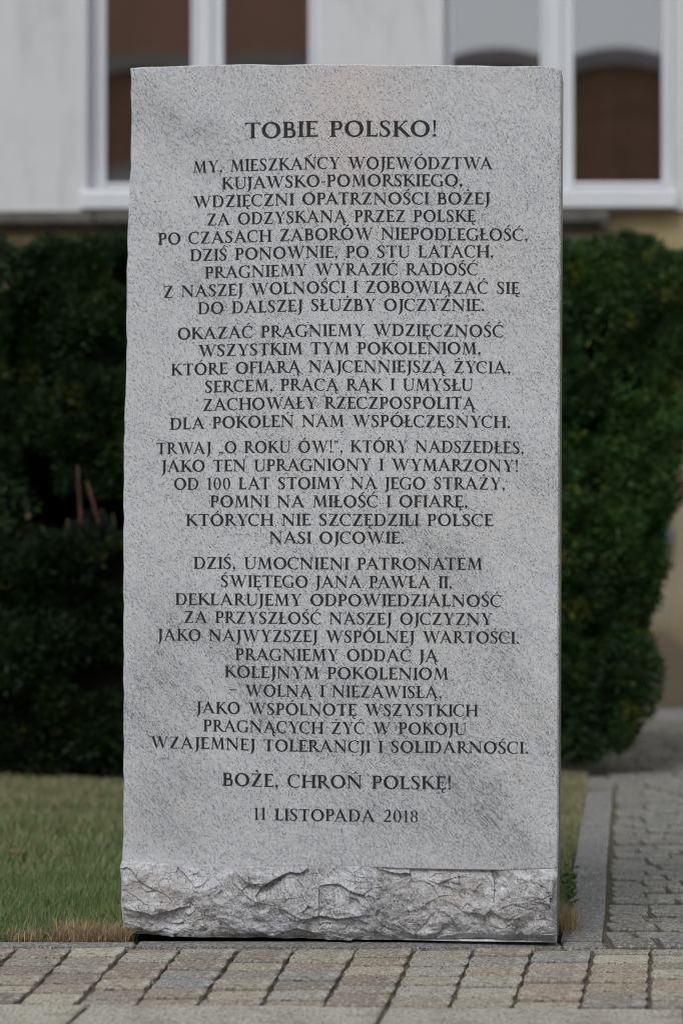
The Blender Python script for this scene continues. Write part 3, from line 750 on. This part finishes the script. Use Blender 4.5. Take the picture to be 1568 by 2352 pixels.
    if ch == 'W':
        return 1.36, d_([(.10, 1), (.29, 1), (.54, .16), (.47, -.03), (.44, -.03)]) + d_([(.44, -.03), (.48, -.03), (.74, .86), (.74, 1.0), (.70, 1.0)]) + \
            d_([(.58, 1), (.77, 1), (1.02, .16), (.95, -.03), (.92, -.03)]) + d_([(.92, -.03), (.96, -.03), (1.27, 1.0), (1.21, 1.0)]) + \
            bar(.19, 1, .16, False, .10) + bar(.68, 1, .15, False, .08) + bar(1.24, 1, .11, False)
    if ch == 'Y':
        return .86, stem(.36, y1=.48, top=False) + d_([(.10, 1), (.29, 1), (.50, .50), (.44, .36), (.36, .42)]) + d_([(.46, .38), (.518, .48), (.76, 1.0), (.695, 1.0)]) + \
            bar(.19, 1, .15, False, .10) + bar(.73, 1, .11, False)
    if ch == 'Z':
        return .78, d_([(.08, .938), (.70, .938), (.70, 1.0), (.08, 1.0)]) + d_([(.07, .80), (.10, .80), (.14, .925), (.22, .938), (.22, 1.0), (.10, 1.0)]) + \
            d_([(.51, .97), (.71, .97), (.26, .03), (.05, .03)]) + d_([(.05, 0), (.69, 0), (.69, .062), (.05, .062)]) + d_([(.56, 0), (.70, 0), (.735, .20), (.70, .20), (.66, .08), (.56, .062)])
    if ch == '0':
        return .66, ring(.33, .5, .285, .51, .14, .06, 4)
    if ch == '1':
        return .46, stem(.17, .15, top=False) + d_([(.32, .95), (.32, 1.02), (.28, 1.02), (.05, .93), (.06, .89), (.18, .90)])
    if ch == '2':
        return .64, stroke([(.09, .76, .05), (.16, .91, .075), (.31, .98, .09), (.46, .87, .14), (.475, .68, .15), (.36, .42, .12), (.18, .18, .08), (.05, .05, .06)], 6) + \
            d_([(.04, 0), (.55, 0), (.61, .20), (.575, .20), (.52, .13), (.05, .12)])
    if ch == '8':
        return .64, ring(.32, .75, .225, .26, .11, .055, 8, 24) + ring(.32, .27, .265, .285, .13, .06, 8, 24)
    if ch == '.': return .26, dot(.13, .08, .098)
    if ch == ',': return .26, dot(.13, .085, .095) + d_([(.16, .01), (.21, .07), (.17, -.08), (.08, -.19), (.06, -.17), (.12, -.06)])
    if ch == '!': return .34, dot(.16, .07, .088) + d_([(.085, 1.0), (.15, 1.04), (.235, 1.0), (.185, .26), (.145, .26)])
    if ch == '-': return .38, d_([(.05, .36), (.33, .36), (.33, .44), (.05, .44)])
    if ch == '–': return .64, d_([(.04, .52), (.60, .52), (.60, .59), (.04, .59)])
    if ch == '„':
        q = lambda x: dot(x, .06, .080) + d_([(x+.02, .0), (x+.06, .05), (x+.03, -.08), (x-.04, -.19), (x-.06, -.17), (x-.01, -.06)])
        return .42, q(.12) + q(.30)
    if ch == '”':
        q = lambda x: dot(x, .93, .075) + d_([(x+.02, .89), (x+.058, .93), (x+.03, .82), (x-.04, .73), (x-.06, .75), (x-.01, .85)])
        return .42, q(.10) + q(.27)
    return .42, []

_gc = {}
def glyph_mesh(ch):
    """union of the glyph's polygons -> (advance, verts (n,2), triangles, boundary edges)"""
    if ch in _gc: return _gc[ch]
    w, polys = glyph(ch)
    if not polys:
        _gc[ch] = (w, np.zeros((0, 2)), [], []); return _gc[ch]
    vs, fs = [], []
    for p in polys:
        ar = sum(p[i][0]*p[(i+1) % len(p)][1] - p[(i+1) % len(p)][0]*p[i][1] for i in range(len(p)))
        if ar < 0: p = p[::-1]
        fs.append(list(range(len(vs), len(vs)+len(p)))); vs += [Vector(q) for q in p]
    V, E, F, ov, oe, of = delaunay_2d_cdt(vs, [], fs, 1, 1e-5)
    tri = [f for f, o in zip(F, of) if o]
    cnt = {}
    for f in tri:
        for k in range(len(f)):
            a, b = f[k], f[(k+1) % len(f)]
            cnt[(a, b)] = 1
    bd = [e for e in cnt if (e[1], e[0]) not in cnt]
    _gc[ch] = (w, np.array([(v.x, v.y) for v in V]), tri, bd)
    return _gc[ch]
UN = .0006
def set_line(text, u0, u1, cap, base):
    gl = [glyph_mesh(c) for c in text]
    nat = sum(g[0] for g in gl) * cap
    KERN = {('A', 'W'): -.10, ('W', 'A'): -.12, ('A', 'T'): -.10, ('T', 'A'): -.10, ('A', 'Y'): -.1, ('Y', 'C'): -.05, ('L', 'A'): .02, ('P', 'A'): -.1, ('L', 'T'): -.08, ('K', 'O'): -.03, ('O', 'W'): -.03, ('R', 'A'): -.02, ('O', 'J'): .06, ('E', 'J'): .06, ('A', 'J'): .06, ('N', 'C'): .02}
    kr = [KERN.get((a, b), 0)*cap for a, b in zip(text, text[1:])] + [0]
    # trim the side bearings at both ends, share what is left between the letters
    lsb = gl[0][1][:, 0].min()*cap if len(gl[0][1]) else 0
    rsb = (gl[-1][0] - gl[-1][1][:, 0].max())*cap if len(gl[-1][1]) else 0
    wts = [2.2 if c == ' ' else 1. for c in text[:-1]]
    extra = (u1 - u0) - (nat + sum(kr) - lsb - rsb)
    sx = 1.0
    lim = .055*cap*sum(wts)
    if extra > lim: sx = 1 + (extra - lim)/nat; extra = lim
    if extra < 0: sx = 1 + extra/nat; extra = 0
    gap = extra / sum(wts)
    x = u0 - lsb*sx
    line = bpy.data.objects.new('inscription_line', None); COL.objects.link(line); line.parent = stone_o
    line.location = ((u0+u1)/2, 0, base[0][1]); line.empty_display_size = .02
    tag(line, 'dark engraved line reading "%s"' % text)
    bu = [p[0] for p in base]; bz = [p[1] for p in base]
    for ch, g, k in zip(text, gl, range(len(text))):
        adv, P, T, B = g
        if len(P):
            uu = x + P[:, 0]*cap*sx
            zz = np.interp(uu, bu, bz) + P[:, 1]*cap + random.uniform(-.0003, .0003)
            yy = face_relief(uu, zz) - UN
            c0 = np.array([uu.mean(), 0, zz.mean()]); m = len(P)
            V = np.concatenate([np.stack([uu, yy, zz], 1), np.stack([uu, yy + .003, zz], 1)]) - c0
            F = [tuple(f) for f in T] + [(b_, a_, m+a_, m+b_) for a_, b_ in B]
            me = bpy.data.meshes.new('letter'); me.from_pydata(V.tolist(), [], F); me.materials.append(LETTER)
            o = link('letter', me, line); o.location = c0 - np.array(line.location)
        x += adv*cap*sx + kr[k]*sx + (gap*wts[k] if k < len(wts) else 0)
for L_ in LINES: set_line(*L_)

# ---------------------------------------------------------------- grass
def blades(xy, z0, length, width, lean, cols, bend=.5):
    """curved tapering blades, one numpy mesh with a colour each"""
    n = len(xy)
    ang = rng.uniform(0, 2*math.pi, n); L = length; ln = lean
    dx, dy = np.cos(ang), np.sin(ang)
    face = ang + rng.normal(0, .6, n) + math.pi/2; wx, wy = np.cos(face), np.sin(face)
    V = np.zeros((n, 7, 3)); hs_ = [0, .4, .75, 1.0]; ws = [1, .85, .5, 0]
    for i, (h, w_) in enumerate(zip(hs_, ws)):
        out = L*ln*(h*(1-bend) + h*h*bend); up = L*h*np.sqrt(np.clip(1-(ln*(.5+.5*h*bend))**2, .05, 1))
        cxx = xy[:, 0] + dx*out; cyy = xy[:, 1] + dy*out; czz = z0 + up
        if i < 3:
            V[:, i*2] = np.stack([cxx - wx*width*w_/2, cyy - wy*width*w_/2, czz], 1)
            V[:, i*2+1] = np.stack([cxx + wx*width*w_/2, cyy + wy*width*w_/2, czz], 1)
        else: V[:, 6] = np.stack([cxx, cyy, czz], 1)
    base = (np.arange(n)*7)[:, None]
    T = np.concatenate([base + np.array([[0, 1, 3]]), base + np.array([[0, 3, 2]]), base + np.array([[2, 3, 5]]), base + np.array([[2, 5, 4]]), base + np.array([[4, 5, 6]])])
    return V.reshape(-1, 3), T, np.repeat(cols, 7, axis=0)

def tinted(name, parts, mt, smooth=True):
    Vs, Ts, Cs = [], [], []; b = 0
    for V, T, C in parts:
        Vs.append(V); Ts.append(T+b); Cs.append(C); b += len(V)
    V = np.concatenate(Vs); T = np.concatenate(Ts); C = np.concatenate(Cs)
    me = npmesh(name, V, T, mt, smooth)
    a = me.color_attributes.new('tint', 'FLOAT_COLOR', 'POINT')
    a.data.foreach_set('color', np.concatenate([C, np.ones((len(C), 1))], 1).astype(np.float32).ravel())
    return me

def scatter(x0, x1, y0, y1, dens, keep=None):
    n = int((x1-x0)*(y1-y0)*dens)
    p = np.stack([rng.uniform(x0, x1, n), rng.uniform(y0, y1, n)], 1)
    if keep is not None: p = p[keep(p)]
    return p
ca, sa = math.cos(AY), math.sin(AY)
def in_slab(p, m=0.):
    dx = p[:, 0]+.011; dy = p[:, 1]-5.3127
    u = dx*ca - dy*sa; v = dx*sa + dy*ca
    return (np.abs(u) < .5+m) & (v > -m) & (v < TH+m)
def lawn_ok(p): return (~in_slab(p, .004)) & ~((p[:, 0] > -.47) & (p[:, 0] < .49) & (p[:, 1] < 5.75)) & (p[:, 0] < .5885 + (p[:, 1]-5.27)*.1238 - .098)
def grass_cols(p, dry_bias=0.):
    n = len(p)
    q = np.stack([p[:, 0]*3, p[:, 1]*2, p[:, 0]*0], 1)
    patch = vnoise(q, 21)*.6 + vnoise(q*3.1, 22)*.4
    g1 = np.array([.055, .120, .026]); g2 = np.array([.225, .320, .105]); dr = np.array([.38, .33, .19]); ye = np.array([.22, .24, .09])
    k = rng.random(n)[:, None]
    c = g1*(1-k) + g2*k
    far_ = np.clip((p[:, 1]-5.9)/2.2, 0, 1)
    pd = np.clip(.10 + .26*patch*(.5+far_) + .20*far_ + dry_bias, 0, 1)
    r = rng.random(n)
    c = np.where((r < pd)[:, None], dr*(.6+.6*rng.random(n))[:, None], c)
    c = np.where(((r > pd) & (r < pd+.14))[:, None], ye*(.7+.6*rng.random(n))[:, None], c)
    return c
parts = []
def add_grass(p, hmin, hmax, wd, dry=0., lean=(.15, .75)):
    n = len(p)
    q = np.stack([p[:, 0]*6, p[:, 1]*6, p[:, 0]*0], 1)
    L = rng.uniform(hmin, hmax, n) * (.7 + .6*vnoise(q, 31))
    parts.append(blades(p, -.018, L, rng.uniform(.7, 1.3, n)*wd, rng.uniform(lean[0], lean[1], n), grass_cols(p, dry), .6))
front_ = lambda p: lawn_ok(p) & (p[:, 1] > 5.325 - .0*p[:, 0])
add_grass(scatter(-1.15, -.40, 5.33, 6.4, 42000, front_), .030, .055, .0017)
add_grass(scatter(-1.8, -.3, 6.4, 8.9, 17000, lawn_ok), .030, .058, .0026)
add_grass(scatter(.42, 1.0, 5.33, 8.9, 26000, lawn_ok), .020, .045, .0022, .18)
add_grass(scatter(-3.4, -1.15, 5.33, 8.9, 4500, lawn_ok), .035, .06, .004)
add_grass(scatter(-.5, .45, 5.45, 8.9, 4500, lawn_ok), .035, .06, .004)
grass = link('grass', tinted('grass', parts, GRASS))
tag(grass, 'short green lawn grass mixed with dry straw blades beside and behind the stone', None, None, 'stuff')

# straw along the kerb and the tuft at the right corner
parts = []
def straw(p, L0, L1, wd, cols, lean=(.5, .98), z=-.014):
    n = len(p); parts.append(blades(p, z + rng.uniform(0, .012, n), rng.uniform(L0, L1, n), rng.uniform(.7, 1.2, n)*wd, rng.uniform(lean[0], lean[1], n), cols, .85))
def straw_cols(n): return np.array([.47, .35, .19])*(.45+.8*rng.random(n))[:, None]
p = scatter(-.80, -.485, 5.30, 5.365, 60000, lambda p: (~in_slab(p, .0)) & (rng.random(len(p)) < np.clip((p[:, 0]+.86)/.28, .12, 1)))
straw(p, .02, .045, .0014, straw_cols(len(p)))
p = scatter(-.66, -.485, 5.31, 5.40, 50000, lambda p: (~in_slab(p, .0))); straw(p, .03, .06, .0014, straw_cols(len(p)), (.45, .95))
p = scatter(-1.4, -.78, 5.30, 5.35, 16000); straw(p, .02, .045, .0014, straw_cols(len(p)))
dry = link('dry_grass_edge', tinted('dry_grass_edge', parts, GRASS))
tag(dry, 'matted straw coloured dead grass lying along the kerb left of the stone', None, None, 'stuff')
parts = []
n = 520; c_ = np.stack([rng.normal(.528, .012, n), rng.normal(5.50, .055, n)], 1); c_ = c_[~in_slab(c_, .003)]
straw(c_, .03, .075, .0016, straw_cols(len(c_)), (.3, .97), -.012)
tuft = link('straw_tuft', tinted('straw_tuft', parts, GRASS)); tag(tuft, 'dry straw tuft growing against the lower right edge of the stone', None, None, 'stuff')

# leafy green weed just behind it
def leaves(P, D, length, width, cols):
    """flat pointed leaves (two triangles folded along the rib) at P along D"""
    n = len(P); D = D/np.linalg.norm(D, axis=1)[:, None]
    rnd = rng.normal(size=(n, 3)); S = np.cross(D, rnd); S /= np.maximum(np.linalg.norm(S, axis=1), 1e-6)[:, None]
    L = length[:, None]; W_ = width[:, None]
    mid = P + D*L*.5
    V = np.stack([P, mid + S*W_*.5, P + D*L, mid - S*W_*.5], 1).reshape(-1, 3)
    b = (np.arange(n)*4)[:, None]
    T = np.concatenate([b+np.array([[0, 1, 2]]), b+np.array([[0, 2, 3]])])
    return V, T, np.repeat(cols, 4, axis=0)
n = 130; P = np.stack([rng.normal(.600, .022, n), rng.uniform(5.72, 6.2, n), np.abs(rng.normal(.0, .020, n))-.005], 1)
P[:, 0] = np.minimum(P[:, 0], .5885 + (P[:, 1]-5.27)*.1238 - .085)
D = rng.normal(size=(n, 3)); D[:, 2] = np.abs(D[:, 2])
C = np.array([.045, .11, .022])*(.5+rng.random(n))[:, None]
weed = link('weed', tinted('weed', [leaves(P, D, rng.uniform(.010, .026, n), rng.uniform(.006, .011, n), C)], GRASS, False))
tag(weed, 'low leafy green weeds beside the kerb just behind the right edge of the stone', None, None, 'stuff')

# ---------------------------------------------------------------- hedges
def hedge(name, label, x0, x1, y0, y1, z0, z1, seed, nleaf, top_soft=.12, group='clipped evergreen hedges', cat='hedge', stems=True, lump=.16, dim=1., right_taper=None, hole=.34, pw=8):
    root = empty(name, ((x0+x1)/2, (y0+y1)/2, 0)); tag(root, label, cat, group)
    ox, oy = (x0+x1)/2, (y0+y1)/2
    hx, hy, hz, zc = (x1-x0)/2, (y1-y0)/2, (z1-z0)/2, (z0+z1)/2
    def shell(n, faces=(.50, .22, .14, .14)):
        f = rng.choice(4, n, p=np.array(faces)/sum(faces))
        a, b = rng.uniform(-1, 1, n), rng.uniform(-1, 1, n)
        P = np.zeros((n, 3)); Nn = np.zeros((n, 3))
        for i, (pp, nn) in enumerate([((a, -1, b), (0, -1, 0)), ((a, b, 1), (0, 0, 1)), ((1, a, b), (1, 0, 0)), ((-1, a, b), (-1, 0, 0))]):
            mk = f == i
            for k in range(3):
                v = pp[k]; P[mk, k] = v[mk] if isinstance(v, np.ndarray) else v
            Nn[mk] = nn
        # rounded box: pull the corners in
        r = (np.abs(P)**pw).sum(1)**(1/pw); S = P / r[:, None]
        Nn = np.sign(S)*np.abs(S)**4; Nn /= np.linalg.norm(Nn, axis=1)[:, None]
        W_ = S*np.array([hx, hy, hz]) + np.array([0, 0, zc])
        return W_, Nn
    def inward(W_):
        q = (W_ + np.array([ox, oy, 0]))
        return lump*((vnoise(q*3.0, seed)*.45 + vnoise(q*7.5, seed+1)*.42 + vnoise(q*17, seed+2)*.13) - .36)*2.2
    W_, Nn = shell(nleaf)
    dd = inward(W_)
    depth = rng.exponential(.030, nleaf)
    P = W_ - Nn*(dd+depth)[:, None]
    if right_taper is not None:
        zz = P[:, 2]; cut = np.interp(zz, [q[0] for q in right_taper], [q[1] for q in right_taper]); 
        P[:, 0] = np.where(P[:, 0] > 0, P[:, 0]*cut, P[:, 0])
    q = (P + np.array([ox, oy, 0]))
    holes = vnoise(q*5.2, seed+7)
    keep = holes > hole
    P, Nn = P[keep], Nn[keep]; n = len(P)
    D = Nn*.6 + rng.normal(size=(n, 3))*.7 + np.array([0, 0, .35])
    tone = vnoise((P + np.array([ox, oy, 0]))*4.2, seed+3)
    k = (tone*.8 + rng.random(n)*.2)[:, None]
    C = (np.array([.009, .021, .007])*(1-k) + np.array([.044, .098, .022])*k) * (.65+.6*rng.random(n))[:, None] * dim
    y_ = rng.random(n); cl = vnoise((P + np.array([ox, oy, 0]))*11, seed+5) > .76
    C = np.where((cl & (y_ < .55))[:, None], np.array([.11, .13, .018])*(.6+.5*rng.random(n))[:, None]*dim, C)
    C = np.where((y_ > .9985)[:, None], np.array([.13, .06, .02])*dim, C)
    fol = link('foliage', tinted('foliage', [leaves(P, D, rng.uniform(.022, .045, n), rng.uniform(.007, .013, n), C)], NEEDLE, False), root)
    # opaque inner mass of twigs, its near-black colour holding the hedge's inner shade
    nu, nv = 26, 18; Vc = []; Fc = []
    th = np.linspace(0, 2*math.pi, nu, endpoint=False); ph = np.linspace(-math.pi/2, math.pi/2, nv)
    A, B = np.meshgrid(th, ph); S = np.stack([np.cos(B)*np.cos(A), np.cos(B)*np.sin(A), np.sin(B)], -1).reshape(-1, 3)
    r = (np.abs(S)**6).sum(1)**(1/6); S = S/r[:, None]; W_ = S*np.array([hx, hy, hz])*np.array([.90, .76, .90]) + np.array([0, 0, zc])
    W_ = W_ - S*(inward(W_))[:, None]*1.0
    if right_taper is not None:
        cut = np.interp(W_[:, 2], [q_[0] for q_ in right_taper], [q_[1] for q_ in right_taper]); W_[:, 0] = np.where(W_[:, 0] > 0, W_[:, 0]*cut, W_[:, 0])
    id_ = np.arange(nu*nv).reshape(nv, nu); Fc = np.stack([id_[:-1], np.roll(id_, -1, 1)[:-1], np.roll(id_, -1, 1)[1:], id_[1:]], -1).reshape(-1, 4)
    link('shade_backing', npmesh('shade_backing', W_, Fc, CORE_SHADE, True), root)
    if stems:
        for s in range(3):
            sx_ = (-.6+.6*s)*hx + random.uniform(-.05, .05); mb = MB()
            mb.tube([(sx_, 0, -.02), (sx_+random.uniform(-.04, .04), .02, z0*.6+.1), (sx_+random.uniform(-.1, .1), 0, z0+.3)], [.035, .028, .018], 8)
            mb.build('stem', BARK, root, smooth=True)
    return root
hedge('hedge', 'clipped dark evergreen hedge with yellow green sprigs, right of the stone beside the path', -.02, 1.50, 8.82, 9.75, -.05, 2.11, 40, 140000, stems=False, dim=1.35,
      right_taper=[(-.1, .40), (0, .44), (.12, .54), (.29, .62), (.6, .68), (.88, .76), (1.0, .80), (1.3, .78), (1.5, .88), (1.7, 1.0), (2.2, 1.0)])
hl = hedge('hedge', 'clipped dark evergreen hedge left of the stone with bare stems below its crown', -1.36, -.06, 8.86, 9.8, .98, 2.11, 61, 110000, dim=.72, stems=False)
mb = MB().box(-.58, .58, .28, .36, -.02, 1.2);  # dark sheet added to stand in for the shade under the crown
mb.build('shade_backing', CORE_SHADE, hl)
for (xa, za, xb, zb, yy) in ((-.27, .78, -.285, 1.18, -.58), (-.17, .80, -.25, 1.12, -.57), (.085, .80, -.005, 1.16, -.58), (-.37+.03, .78, -.36+.03, .98, -.50), (-.14, .78, -.16, 1.0, -.50)):
    m_ = MB(); m_.tube([(xa + (xb-xa)*-1.2*0, yy+.02, -.02) if False else (xa, yy+.02, za), ((xa+xb)/2+.008, yy, (za+zb)/2), (xb, yy+.02, zb)], [.010, .008, .004], 8); m_.build('bare_stem', BARK, hl, smooth=True)
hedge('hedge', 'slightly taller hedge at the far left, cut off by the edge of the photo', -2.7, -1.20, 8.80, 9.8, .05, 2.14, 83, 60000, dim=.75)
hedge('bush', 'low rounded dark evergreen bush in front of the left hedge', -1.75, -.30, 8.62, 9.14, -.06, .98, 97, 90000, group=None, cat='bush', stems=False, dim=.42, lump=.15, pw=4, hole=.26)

# ---------------------------------------------------------------- the house behind
PX = .002303; YW = 12.3
hX = lambda x: (x-784)*PX
hZ = lambda y: .923 + (1225-y)*PX
house = empty('house', (0, YW, 0), R(-1.0))
tag(house, 'pale plastered house with white framed windows above an ochre lower wall, behind the hedges', 'building')
zs = hZ(484); zo = hZ(432); ztop = zo + 1.75; TW = .45
w1 = (hX(198), hX(738)); w2 = (hX(1018), hX(1548))
up = MB()
xs_ = [-9.0, w1[0], w1[1], w2[0], w2[1], 9.0]
up.box(-9, 9, 0, TW, zs, zo)
for a, c in ((xs_[0], xs_[1]), (xs_[2], xs_[3]), (xs_[4], xs_[5])): up.box(a, c, 0, TW, zo, ztop)
up.box(-9, 9, 0, TW, ztop, 7.6)
up.build('upper_wall', PLASTER, house)
MB().box(-9, 9, .025, TW, -.05, zs-.001).build('lower_wall', OCHRE, house)
MB().box(-9, 9, .5, 9, -.05, 7.5).build('rear_mass', PLASTER, house)
MB().box(-9.2, 9.2, -.35, 9.3, 7.62, 7.8).build('eaves', TRIM, house)
rf = MB(); rf.v += [(-9.3, -.45, 7.81), (9.3, -.45, 7.81), (9.3, 9.4, 7.81), (-9.3, 9.4, 7.81), (-9.3, 4.5, 10.5), (9.3, 4.5, 10.5)]
rf.f += [(0, 1, 5, 4), (2, 3, 4, 5), (0, 4, 3), (1, 2, 5), (0, 3, 2, 1)]; rf.build('roof', ROOF, house)
lg = MB()
xa = -9.0
while xa < hX(1394) - .3:
    xb = min(xa + 1.1, hX(1394)); lg.box(xa+.003, xb-.003, -.085, .02, hZ(514), hZ(487)); xa = xb
lg.box(-9, hX(1394)-.02, -.05, .02, hZ(524), hZ(514)-.001)
lg.box(hX(1374), hX(1396), -.075, .022, hZ(524)-.004, hZ(514)-.002)
tag(lg.build('ledge', LEDGE, house, bevel=.006), 'dark mossy stone ledge ending under the right window')
def window(x0, x1, p):          # p: pane edges (l0, l1, r0, r1)
    zb = hZ(412); fr = MB(); yf = .10
    fr.box(x0, p[0], yf, yf+.07, zo+.001, ztop)
    fr.box(p[1], p[2], yf, yf+.07, zb, ztop-.09)
    fr.box(p[3], x1, yf, yf+.07, zo+.001, ztop)
    fr.box(p[0], p[3], yf, yf+.07, hZ(428), zb); fr.box(p[0], p[3], yf, yf+.07, ztop-.09, ztop)
    mid = (p[1]+p[2])/2
    for a, c in ((p[0], p[1]), (p[2], p[3])):       # raised sash rails round each pane
        fr.box(a-.022, a-.001, yf-.016, yf-.001, zb-.02, ztop-.07); fr.box(c+.001, c+.022, yf-.016, yf-.001, zb-.02, ztop-.07)
        fr.box(a, c, yf-.016, yf-.001, zb-.02, zb-.001)
    fr.box(mid-.022, mid+.022, yf-.022, yf-.0015, zb-.02, ztop-.06)
    f = fr.build('window', FRAME, house, bevel=.004); tag(f)
    for a, c in ((p[0], p[1]), (p[2], p[3])):
        nx, nz_ = 14, 30; xx = np.linspace(a-.004, c+.004, nx); zz = np.linspace(zb-.004, ztop-.086, nz_); X_, Z_ = np.meshgrid(xx, zz)
        xr = X_ - (a+c)/2; zr = Z_ - (zb+.85)
        Yp = yf + .018 + .050*xr**2*zr + .0005*np.sin(zr*5)
        V1 = np.stack([X_, Yp, Z_], -1).reshape(-1, 3); V2 = V1 + np.array([0, .02, 0])
        id_ = np.arange(nx*nz_).reshape(nz_, nx); F1 = np.stack([id_[:-1, :-1], id_[:-1, 1:], id_[1:, 1:], id_[1:, :-1]], -1).reshape(-1, 4)
        link('pane', npmesh('pane', np.concatenate([V1, V2]), np.concatenate([F1, F1[:, ::-1]+nx*nz_]), GLASS, True), f)
    return f
f1 = window(w1[0], w1[1], (hX(237), hX(435), hX(510), hX(707)))
tag(f1, 'white window left of the stone, mostly behind it')
f2 = window(w2[0], w2[1], (hX(1041), hX(1243), hX(1320), hX(1524)))
tag(f2, 'white window right of the stone with sky reflected in its panes')
for f, a, c in ((f1, w1[0]-.035, w1[1]+.03), (f2, w2[0]-.03, w2[1]+.004)):
    sb = MB(); z1 = hZ(440); z0 = hZ(481)
    sb.v += [(a, -.06, z0), (c, -.06, z0), (c, .099, z0), (a, .099, z0), (a, -.06, z1), (c, -.06, z1), (c, .099, z1+.028), (a, .099, z1+.028)]
    sb.f += [(0, 3, 2, 1), (4, 5, 6, 7), (0, 1, 5, 4), (1, 2, 6, 5), (2, 3, 7, 6), (3, 0, 4, 7)]
    sb.build('sill', FRAME, f, bevel=.008)
# bent grey pipe on the lower wall, just clear of the hedge
pp = MB(); px_ = hX(1531)
pp.tube([(px_-.05, .03, hZ(1280)), (px_-.045, -.040, hZ(1276)), (px_-.012, -.045, hZ(1262)), (px_, -.045, hZ(1240)), (px_+.002, -.045, hZ(1205)), (px_-.006, -.040, hZ(1192)), (px_-.02, .03, hZ(1186))], .021, 12)
po = pp.build('bent_pipe', STEEL, None, smooth=True); po.location = (0, YW, 0)
tag(po, 'short bent grey pipe on the ochre wall at the edge of the right hedge', 'pipe')

# ---------------------------------------------------------------- the house across the square, seen in the panes
opp = empty('brick_building', (0, -17.0, 0)); tag(opp, 'brown brick building across the square, reflected in the window panes', 'building')
MB().box(-16, 18, -10, 0, -.05, 9.35).build('wall', BRICK, opp)
MB().box(-16.2, 18.2, -10.2, .30, 9.36, 9.72).build('cornice', TRIM, opp)
MB().box(-16.05, 18.05, .002, .12, 4.4, 4.62).build('string_course', TRIM, opp)
rf = MB(); rf.v += [(-16.3, .28, 9.73), (.2, .28, 9.73), (.2, -10.2, 9.73), (-16.3, -10.2, 9.73), (-16.3, -4, 14.2), (-.6, -4, 14.2)]
rf.f += [(0, 1, 5, 4), (2, 3, 4, 5), (0, 4, 3), (1, 2, 5), (0, 3, 2, 1)]
rf.f = [f[::-1] for f in rf.f]; rf.build('roof', ROOF, opp)
for x in (-3.2, 6.2): 
    ch_ = MB().box(x-.4, x+.4, -3.5, -2.7, 9.73, 13.2 if x < 0 else 11.3).build('chimney', BRICK, opp)
for fl, z in enumerate((1.0, 5.4)):
    for k in range(10):
        x = -14.2 + k*3.4
        wf = MB()
        wf.box(x-.62, x-.5, .002, .09, z, z+2.1).box(x+.5, x+.62, .002, .09, z, z+2.1).box(x-.5, x+.5, .002, .09, z+2.0, z+2.1).box(x-.75, x+.75, .002, .16, z-.14, z-.001).box(x-.03, x+.03, .012, .06, z, z+1.999)
        wo = wf.build('window', TRIM, opp)
        link('pane', (lambda me: (me.from_pydata([(x-.5, .01, z), (x+.5, .01, z), (x+.5, .01, z+2.0), (x-.5, .01, z+2.0)], [], [(3, 2, 1, 0)]), me.materials.append(GLASS), me)[2])(bpy.data.meshes.new('pane')), wo)

# ---------------------------------------------------------------- fallen leaves
def leaf(loc, s, rz, tilt, label, m_=DRYLEAF):
    V = [(-1, 0, 0), (-.5, .38, .12), (0, .46, .05), (.5, .30, .10), (1, 0, .02), (.5, -.32, .14), (0, -.44, .08), (-.5, -.34, .02), (0, 0, -.06)]
    F = [(8, i+1, i) for i in range(7)] + [(8, 0, 7)]
    me = bpy.data.meshes.new('fallen_leaf'); me.from_pydata([(x*s, y*s, z*s) for x, y, z in V], [], F); me.materials.append(m_)
    o = link('fallen_leaf', me); o.location = loc; o.rotation_euler = (tilt, .1, rz)
    so = o.modifiers.new('thick', 'SOLIDIFY'); so.thickness = .0006
    tag(o, label, 'leaf', 'fallen leaves'); return o
leaf((-.92, 6.62, .018), .030, .3, .3, 'brown fallen leaf on the grass near the left edge, the nearer of two')
leaf((-1.02, 7.25, .020), .030, 1.2, -.3, 'brown fallen leaf on the grass near the left edge, the farther of two')
leaf((.755, 5.56, -.004), .010, .4, .3, 'small yellow brown leaf scrap stuck in a joint of the right path')
leaf((-.03+.63, 5.33, -.003), .006, 1.0, .0, 'tiny brown leaf scrap on the kerb corner right of the stone')
